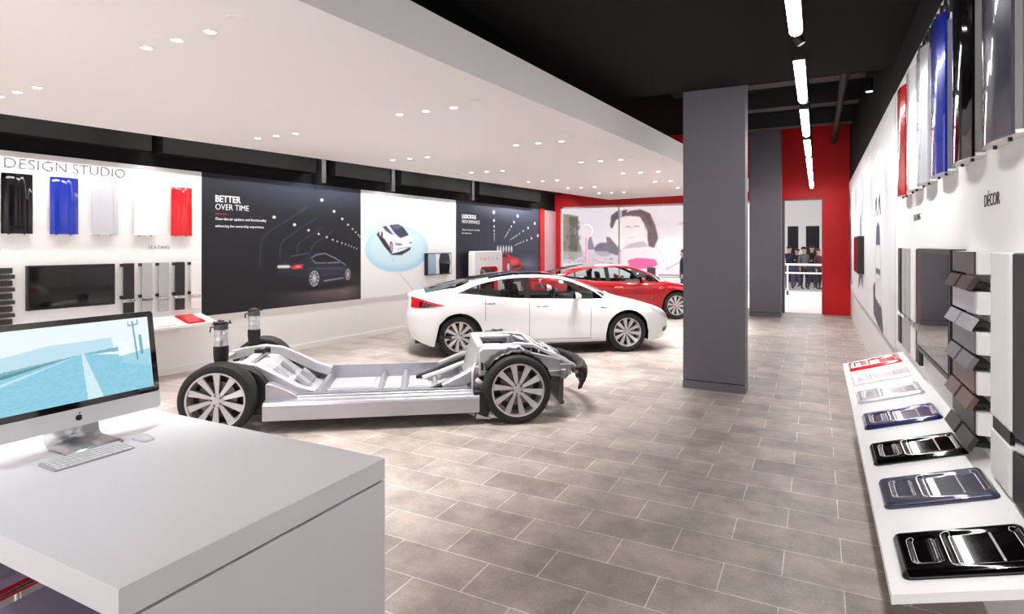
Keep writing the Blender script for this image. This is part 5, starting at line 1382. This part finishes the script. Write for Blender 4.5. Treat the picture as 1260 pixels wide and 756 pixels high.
# ================================================================== THE MALL BEYOND
def mall():
    MW = mat('mall_white', rgb(246, 246, 246), .6)
    struct(bx('floor_mall', mat('mall_floor', rgb(236, 235, 236), .3), -16, 8, 17.96, 34, -.12, -.002))
    struct(bx('wall_shopfront', MW, -16, -2.6, 25.2, 25.5, 0, 4.4))
    k = MB()
    for x0, x1 in ((-2.6, -1.3), (-.82, -.5), (.08, .6), (1.4, 8.0)): k.box(x0, x1, 31.6, 32.0, 0, 2.75)
    k.box(-2.6, 8, 31.6, 32.0, 2.75, 4.6)
    struct(k.build('wall_opposite', MW, smooth=0))
    struct(bx('wall_opposite_inside', mat('shop_dark', rgb(58, 58, 66), .7), -2.6, 8, 32.6, 32.8, 0, 3))
    struct(bx('ceiling_mall', MW, -3, 8, 26.5, 34, 4.6, 4.75))
    o = bx('bulkhead', mat('beige_bulkhead', rgb(214, 206, 196), .6), -2.6, 8, 28.0, 28.5, 3.9, 4.35); tag(o, 'beige strip under the mall ceiling seen through the doorway', 'bulkhead')
    # billboard
    x0, x1, z0, z1, Y = -10.75, -4.0, .50, 3.55, 25.0
    t = thing('billboard', 'big pale advertising picture of a dark haired couple seen through the shop window', 'billboard', (x0, Y, z0))
    w, h = x1 - x0, z1 - z0
    A = Art(w, h, 300, 140, (238, 240, 246))
    def Q(pts): return [((p[0] - 30) / 1190 * w, (620 - p[1]) / 590 * h) for p in pts]
    def D(x, y, rx, ry, c, a=1, soft=.15): q = Q([(x, y)])[0]; A.disc(q[0], q[1], rx / 1190 * w, ry / 590 * h, c, a, soft)
    def L(xa, ya, xb, yb, wd, c, a=1): qa, qb = Q([(xa, ya), (xb, yb)]); A.line(*qa, *qb, wd / 1190 * w, c, a)
    A.poly(Q([(60, 80), (170, 95), (240, 110), (240, 300), (280, 460), (60, 500)]), (150, 150, 134))
    A.poly(Q([(160, 110), (240, 120), (235, 480), (170, 500)]), (112, 112, 98))
    rnd = np.random.default_rng(8)
    for k in range(60): D(70 + rnd.random() * 190, 110 + rnd.random() * 370, 6 + rnd.random() * 10, 8 + rnd.random() * 14, (90 + rnd.random() * 90,) * 3, .6, .5)
    A.poly(Q([(300, 400), (340, 270), (380, 400)]), (150, 146, 170)); D(450, 400, 75, 60, (120, 118, 136)); A.poly(Q([(60, 420), (620, 410), (640, 520), (60, 520)]), (214, 206, 216), .7)
    for k in range(40): D(60 + rnd.random() * 560, 470 + rnd.random() * 70, 10, 4, (120 + rnd.random() * 100, 120, 140), .6, .5)
    # man: dark hair, pale face, dark shoulder
    A.poly(Q([(500, 200), (510, 110), (560, 72), (640, 66), (620, 120), (545, 160), (520, 230)]), (98, 96, 110))
    A.poly(Q([(520, 220), (548, 150), (610, 120), (640, 190), (630, 330), (580, 380), (510, 290), (480, 262)]), (248, 246, 248))
    A.poly(Q([(470, 290), (500, 300), (590, 410), (560, 450), (480, 420)]), (120, 118, 134))
    # woman: long hair, pale face, pink dress
    A.poly(Q([(600, 110), (660, 75), (740, 66), (810, 100), (850, 200), (872, 300), (845, 385), (800, 372), (792, 300), (790, 230), (740, 130), (650, 118)]), (112, 94, 102))
    for k in range(46):
        f = k / 45; c = 84 + 60 * rnd.random(); L(640 + 170 * f, 92 + 14 * f + 8 * rnd.random(), 760 + 100 * f, 190 + 180 * rnd.random() * f, 3, (c + 14, c, c + 4), .45)
    A.poly(Q([(612, 150), (660, 118), (730, 126), (770, 190), (770, 260), (740, 330), (670, 350), (625, 320), (605, 240)]), (252, 248, 248))
    A.poly(Q([(600, 392), (650, 352), (720, 335), (770, 330), (800, 372), (700, 388)]), (206, 194, 200))
    L(625, 208, 655, 204, 5, (120, 100, 110), .8); L(690, 204, 728, 206, 5, (120, 100, 110), .8); L(672, 215, 664, 258, 4, (226, 208, 210), .8)
    L(640, 215, 680, 212, 8, (206, 190, 196), .6); L(640, 300, 690, 300, 7, (232, 200, 206), .7); D(775, 320, 10, 22, (250, 250, 252))
    A.poly(Q([(590, 400), (700, 380), (830, 400), (880, 560), (600, 560)]), (242, 236, 238))
    A.poly(Q([(640, 490), (700, 470), (780, 470), (850, 480), (870, 520), (820, 550), (720, 560), (650, 540)]), (232, 110, 168)); A.poly(Q([(790, 545), (850, 545), (850, 620), (790, 620)]), (70, 62, 70))
    D(960, 420, 120, 130, (250, 250, 250)); L(850, 350, 960, 580, 5, (226, 214, 206)); L(930, 560, 1040, 490, 5, (170, 150, 140)); D(1060, 190, 45, 14, (214, 196, 176), .8, .6)
    L(588, 60, 590, 400, 8, (252, 252, 254)); L(880, 605, 1160, 605, 8, (120, 120, 124))
    A.blur(); A.build('picture', t, .12, M_PRINT, MW)
    bx('base_ledge', mat('ledge_white', rgb(240, 240, 240), .5), 0, w, -.02, .12, -.5, -.02, t)
    # round white sign on a pink post
    t = thing('round_sign', 'white disc sign on a pale pink post beyond the shop window', 'sign', (-8.25, 22.5, 0))
    MB().lathe([(0, -.04), (.255, -.04), (.27, -.02), (.27, .02), (.255, .04), (0, .04)], 32, 'y', (0, 0, 2.40)).build('disc', MW, t)
    MB().lathe([(.05, .03), (.05, 2.14)], 16).build('post', mat('pink_post', rgb(240, 190, 210), .4), t); MB().lathe([(0, 0), (.22, 0), (.22, .03), (0, .03)], 24).build('base', MW, t)
    # balustrade
    t = thing('balustrade', 'white mall balustrade with glass panels seen through the doorway', 'railing', (0, 24.2, 0))
    k = MB(); k.tube([(-2.5, 0, 1.12), (5, 0, 1.12)], .04, 10); k.build('top_rail', MW, t)
    k = MB(); k.box(-2.5, 5, -.03, .03, .0, .14); k.build('bottom_rail', MW, t, smooth=0); MB().box(-2.5, 5, -.02, .02, .78, .84).build('middle_rail', MW, t, smooth=0)
    for i in range(6):
        MB().box(-2.5 + 1.48 * i, -2.44 + 1.48 * i, -.03, .03, 0, 1.1).build('post', MW, t, smooth=0)
        if i < 5: MB().box(-2.43 + 1.48 * i, -1.03 + 1.48 * i, -.006, .006, .16, 1.06).build('glass_panel', M_TRANS, t, smooth=0)
mall()
def person(x, y, rz, shirt, trousers, hair, label, arm=0, h=1.72):
    t = thing('person', label, 'person', (x, y, 0), rz, 'people in the mall')
    k = h / 1.72
    V = []; E = []; Rr = []
    def v(p, r, par=None):
        V.append(tuple(q * k for q in p)); Rr.append(r * k); i = len(V) - 1
        if par is not None: E.append((par, i))
        return i
    pel = v((0, 0, .95), .145); wst = v((0, 0, 1.08), .125, pel); ch = v((0, .0, 1.28), .15, wst); nk0 = v((0, .01, 1.42), .085, ch); nk = v((0, 0, 1.48), .052, nk0)
    hd0 = v((0, -.02, 1.54), .07, nk); hd1 = v((0, -.01, 1.62), .092, hd0); v((0, .0, 1.69), .07, hd1)
    v((0, -.115, 1.585), .014, hd0)                                   # nose
    for s in (-1, 1):
        v((s * .095, 0, 1.60), .016, hd1)                             # ears
        hip = v((s * .09, 0, .86), .1, pel); kn = v((s * .105, -.02 - .02 * s, .48), .062, hip); an = v((s * .11, .01, .09), .042, kn); ft = v((s * .115, -.06, .045), .04, an); v((s * .125, -.15, .035), .034, ft)
        sh = v((s * .185, 0, 1.40), .066, ch)
        if arm == 0 or (arm == 1 and s < 0): el = v((s * .235, .03, 1.12), .045, sh); wr = v((s * .24, -.05, .89), .03, el); pm = v((s * .24, -.065, .82), .034, wr); dz = (0, -.012, -.035)
        else: el = v((s * .24, .02, 1.13), .045, sh); wr = v((s * .15, -.22, 1.16), .03, el); pm = v((s * .12, -.28, 1.19), .034, wr); dz = (-s * .01, -.035, .006)
        px, py, pz = [q / k for q in V[pm]]
        for f in range(4):
            o = (f - 1.5) * .017; b = v((px + (o if arm and s > 0 else 0), py + (0 if arm and s > 0 else o), pz) if False else (px + o * .3, py + o * .9, pz + dz[2] * .9), .0095, pm)
            L = (.9, 1.1, 1.05, .8)[f]; m = v((px + o * .3 + dz[0] * L, py + o + dz[1] * L, pz + dz[2] * (1 + L)), .0085, b); v((px + o * .3 + dz[0] * 2 * L, py + o + dz[1] * 2.2 * L, pz + dz[2] * (1 + 1.7 * L)), .0075, m)
        th = v((px - s * .012, py - .035, pz + .01), .011, pm); v((px - s * .014, py - .055, pz - .012), .009, th)
    me = bpy.data.meshes.new('body'); me.from_pydata(V, E, []); o = bpy.data.objects.new('body', me); COL.objects.link(o)
    md = o.modifiers.new('skin', 'SKIN'); md.use_smooth_shade = True
    for i, sv in enumerate(me.skin_vertices[0].data): sv.radius = (Rr[i], Rr[i]); sv.use_root = (i == 0)
    o.modifiers.new('sub', 'SUBSURF').levels = 1; o.modifiers['sub'].render_levels = 1
    bpy.context.view_layer.update()
    m2 = bpy.data.meshes.new_from_object(o.evaluated_get(bpy.context.evaluated_depsgraph_get())); bpy.data.objects.remove(o)
    sk = mat('skin', rgb(214, 172, 150), .5)
    for q in (sk, shirt, trousers, M_BLK): m2.materials.append(q)
    for p in m2.polygons:
        c = p.center / k; p.use_smooth = True
        hand = (abs(c.x) > .2 and c.z < .88) or (c.y < -.2 and c.z > 1.1 and c.z < 1.3)
        p.material_index = 0 if (hand or c.z > 1.455) else (1 if c.z > .93 or (abs(c.x) > .19 and c.z > .7) else (2 if c.z > .09 else 3))
    b = bpy.data.objects.new('body', m2); COL.objects.link(b); b.parent = t
    hk = MB(); hk.ball((0, .022 * k, 1.665 * k), (.098 * k, .105 * k, .085 * k), 16); hk.build('hair', hair, t, smooth=60)
    return t
C_NAVY = mat('navy_cloth', rgb(40, 46, 72), .8); C_BLK = mat('black_cloth', rgb(26, 26, 30), .8); C_DEN = mat('denim_cloth', rgb(70, 88, 124), .8); C_GRY = mat('grey_cloth', rgb(110, 110, 116), .8); C_MAR = mat('maroon_cloth', rgb(98, 48, 54), .8)
H_DK = mat('dark_hair', rgb(34, 26, 24), .6); H_BR = mat('brown_hair', rgb(84, 60, 46), .6)
person(-1.06, 27.6, R(15), C_NAVY, C_DEN, H_DK, 'person in navy top, leftmost of those seen through the doorway', 1, 1.78)
person(-.80, 28.9, R(-30), C_BLK, C_DEN, H_BR, 'person in black top and jeans, second from left through the doorway', 0, 1.66)
person(-.50, 27.4, R(40), C_GRY, C_BLK, H_DK, 'person in grey top with bent arm, middle of those seen through the doorway', 1, 1.75)
person(-.22, 28.6, R(-10), C_BLK, C_NAVY, H_DK, 'person in black top and dark trousers, second from right through the doorway', 0, 1.8)
person(.02, 27.5, R(60), C_MAR, C_BLK, H_BR, 'person in maroon top, rightmost of those seen through the doorway', 1, 1.68)
person(-4.06, 20.5, R(-70), C_NAVY, C_DEN, H_DK, 'person in navy top standing beyond the shop window, partly behind the grey column', 0, 1.68)
